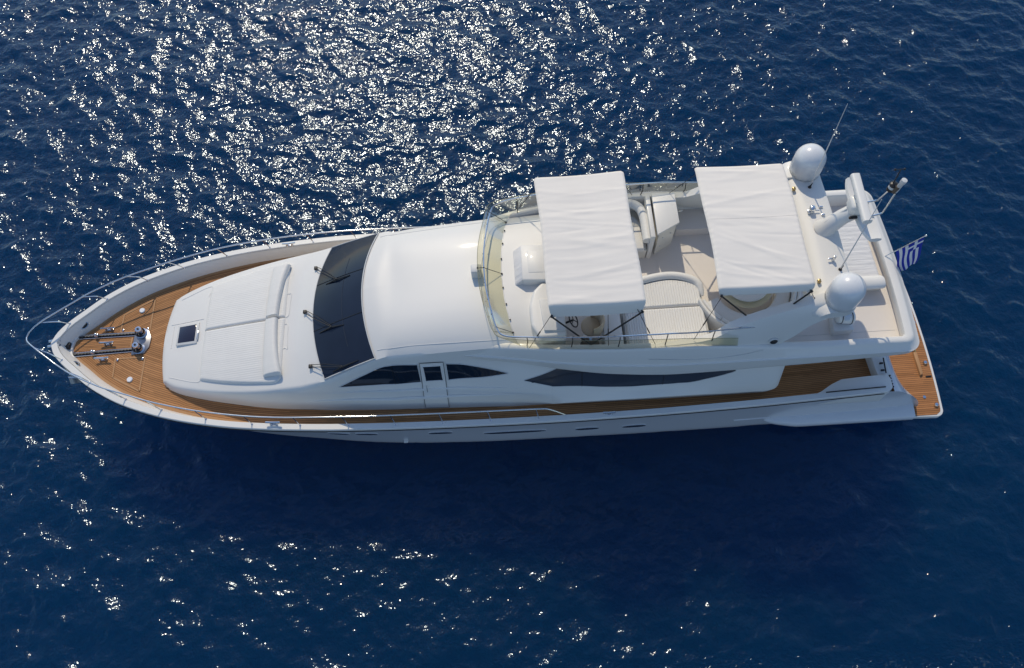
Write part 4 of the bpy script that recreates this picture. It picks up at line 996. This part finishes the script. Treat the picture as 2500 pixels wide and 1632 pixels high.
# ------------------------------------------------------------------ things lying on the yacht
def ribbed(name, outline, zf, x0, x1, mat, ribs_along='x', h=.085, pitch=.065, nx=40, ny=170, amp=.0055, edge=.07):
    """padded cushion: outline(x) -> (y0, y1); ribs run along x or along y"""
    rows = []
    for i in range(nx+1):
        u = i/nx; x = lerp(x0, x1, u); y0, y1 = outline(x); row = []
        for j in range(ny+1):
            v = j/ny; y = lerp(y0, y1, v)
            d = min(v*abs(y1-y0), (1-v)*abs(y1-y0), u*(x1-x0), (1-u)*(x1-x0))
            e = min(1, d/edge); e = math.sqrt(max(0, 1-(1-e)**2))
            c = y if ribs_along == 'x' else x
            rib = amp*(abs(math.sin(math.pi*c/pitch))**(.6 if amp < .02 else .45)-1)*(1 if d > edge*.9 else 0)
            row.append(Vector((x, y, zf(x, y)+h*(.12+.88*e)+rib+.006*math.sin(3.1*x+1.7*y)*math.sin(2.3*y))))
        rows.append(row)
    m = MB().grid(rows)
    base = [[Vector((p.x, p.y, zf(p.x, p.y)+.002)) for p in rows[0]], rows[0]]; m.grid(base)
    m.grid([[Vector((p.x, p.y, zf(p.x, p.y)+.002)) for p in rows[-1]], rows[-1]])
    for k in (0, -1): m.grid([[Vector((r[k].x, r[k].y, zf(r[k].x, r[k].y)+.002)) for r in rows], [r[k] for r in rows]])
    return m.build(name, mat, None, sharp=0, recalc=False)
hw_pad = tab((4.5, 1.53), (5.0, 1.67), (5.6, 1.80), (6.4, 1.93), (6.85, 1.98), (7.0, 1.93), (7.08, 1.8))
for s in (1, -1):
    o = ribbed('foredeck_sunpad', (lambda x, s=s: (s*.012, s*hw_pad(x))), zdown, 4.52, 7.06, VINYL)
    tag(o, 'white ribbed sun pad half farther from the low hull side, beside the deck hatch corner' if s > 0 else 'white ribbed sun pad half nearer the visible hull side, directly behind the deck hatch', 'sun pad', 'sun pads on the foredeck')
    rows = []
    for k in range(73):
        v = k/72; y = s*lerp(.03, 1.80, v); xr = 6.86+.23*v**2; xf = 6.49+.06*v**2
        en = math.sqrt(max(0, 1-max(0, (v-.97)/.03)**2))*math.sqrt(max(0, 1-max(0, (.015-v)/.015)**2))
        rib = 1-.05*abs(math.sin(math.pi*y/.06))
        zb_ = zdown(6.8, y)+.06; row = []
        for t, hh in ((0, .02), (.06, .07), (.2, .115), (.45, .15), (.7, .185), (.88, .19), (.97, .15), (1.0, .08), (1.0, .0)):
            row.append(Vector((lerp(xf, xr, t), y, zb_+(xr-6.8)*.2*t+hh*rib*(.35+.65*en))))
        rows.append(row)
    m = MB().grid(rows); m.add(rows[0], [tuple(range(9))]); m.add(rows[-1], [tuple(range(9))])
    o = m.build('headrest_bolster', VINYL, None, sharp=60)
    tag(o, 'padded white headrest bolster lying across the far foredeck sun pad' if s > 0 else 'padded white headrest bolster lying across the near foredeck sun pad', 'bolster', 'headrests on the foredeck sun pads')
flatz = lambda z: (lambda x, y: z)
inb = tab((16.6, -.47), (17.2, -.30), (17.95, -.19), (18.5, -.29), (18.8, -.52))
o = ribbed('flybridge_cushion', lambda x: (inb(x), -1.045), flatz(5.09), 16.66, 18.78, VINYL, 'y', .10, .068, 260, 30, .034)
tag(o, 'white ribbed sun cushion with curved inner edge beside the raised rolled rim', 'cushion', 'ribbed cushions on the upper deck')
o = ribbed('flybridge_cushion', lambda x: (-1.06, -2.2), flatz(5.09), 16.66, 18.80, VINYL, 'y', .10, .068, 260, 30, .034)
tag(o, 'white ribbed rectangular sun cushion beside the upper deck hand rail', 'cushion', 'ribbed cushions on the upper deck')
o = ribbed('sunbed_cover', lambda x: (-.42, 1.5), flatz(4.87), 22.62, 23.88, CLOTH, 'x', .10, .16, 30, 120, .010)
tag(o, 'white cloth covered sunbed mattress behind the radar arch', 'mattress')
rows = []
for k in range(21):
    x = lerp(22.72, 23.90, k/20); en = .9 if k in (0, 20) else 1
    rows.append([Vector((x, -.58+.20*math.cos(a)*en, 4.97+.13*math.sin(a)*en)) for a in [2*math.pi*j/18 for j in range(18)]])
m = MB().grid(rows, cu=True); m.add(rows[0], [tuple(range(18))]); m.add(rows[-1], [tuple(range(18))])
tag(m.build('sunbed_bolster', VINYL, None, sharp=60), 'long white rolled bolster at the end of the aft sunbed', 'bolster')
# life raft canister
rc = bpy.data.objects.new('life_raft_canister', None); COL.objects.link(rc); rc.location = (22.5, -1.62, 4.9)
tag(rc, 'small white drum shaped life raft canister behind the near radome', 'canister')
m = MB(); A = Vector((22.30, -1.60, 5.10)); B = Vector((22.74, -1.66, 5.10)); rows = []
for k, (t, r_) in enumerate([(0, .01), (0, .15), (.04, .185), (.12, .2), (.88, .2), (.96, .185), (1, .15), (1, .01)]):
    p = A.lerp(B, t); rows.append([p+Vector((0, math.cos(a)*r_, math.sin(a)*r_)) for a in [2*math.pi*j/24 for j in range(24)]])
m.grid(rows, cu=True).build('drum', GEL, rc)
for t in (.22, .80):
    p = A.lerp(B, t); MB().tube([p+Vector((0, math.cos(a)*.203, math.sin(a)*.203)) for a in [2*math.pi*j/24 for j in range(24)]], .012, 5, closed=True).build('strap', DARKM, rc)
p = A.lerp(B, .52); MB().grid([[p+Vector((dx, math.cos(a)*.204, math.sin(a)*.204)) for a in np.linspace(R(70), R(150), 8)] for dx in (-.09, .09)]).build('label_plate', simple('label_grey', (.55, .6, .66), .5), rc)
# flag on its staff
fg = bpy.data.objects.new('flag', None); COL.objects.link(fg); fg.location = (24.1, .16, 5.08)
tag(fg, 'small blue and white striped flag with a cross on an angled stern staff', 'flag')
a, b = Vector((24.10, .16, 5.08)), Vector((24.82, .17, 6.02))
MB().tube([a, b], .014, 8).ball(b, .03).build('staff', STEEL, fg)
rows, uvs = [], []
for i in range(31):
    v = i/30; hp = a.lerp(b, lerp(.27, .97, v)); row, uv = [], []
    for j in range(37):
        u = j/36
        d = Vector((.10+.16*(1-v), -.42, -.78)).normalized()*(.74*u)
        fold = Vector((1, .1, 0))*(.035*math.sin(6*u+3.2*v)*u**.6)+Vector((.3, 1, 0))*(.03*math.sin(9*v+2.0*u)*u)
        gather = (Vector((24.5, .16, 5.5))-hp)*(.30*u*u); gather.z *= .7
        row.append(hp+d+fold+gather); uv.append((u, v))
    rows.append(row); uvs.append(uv)
m = MB().grid(rows, uvs=uvs); m.build('flag_cloth', FLAGM, fg, sharp=0)
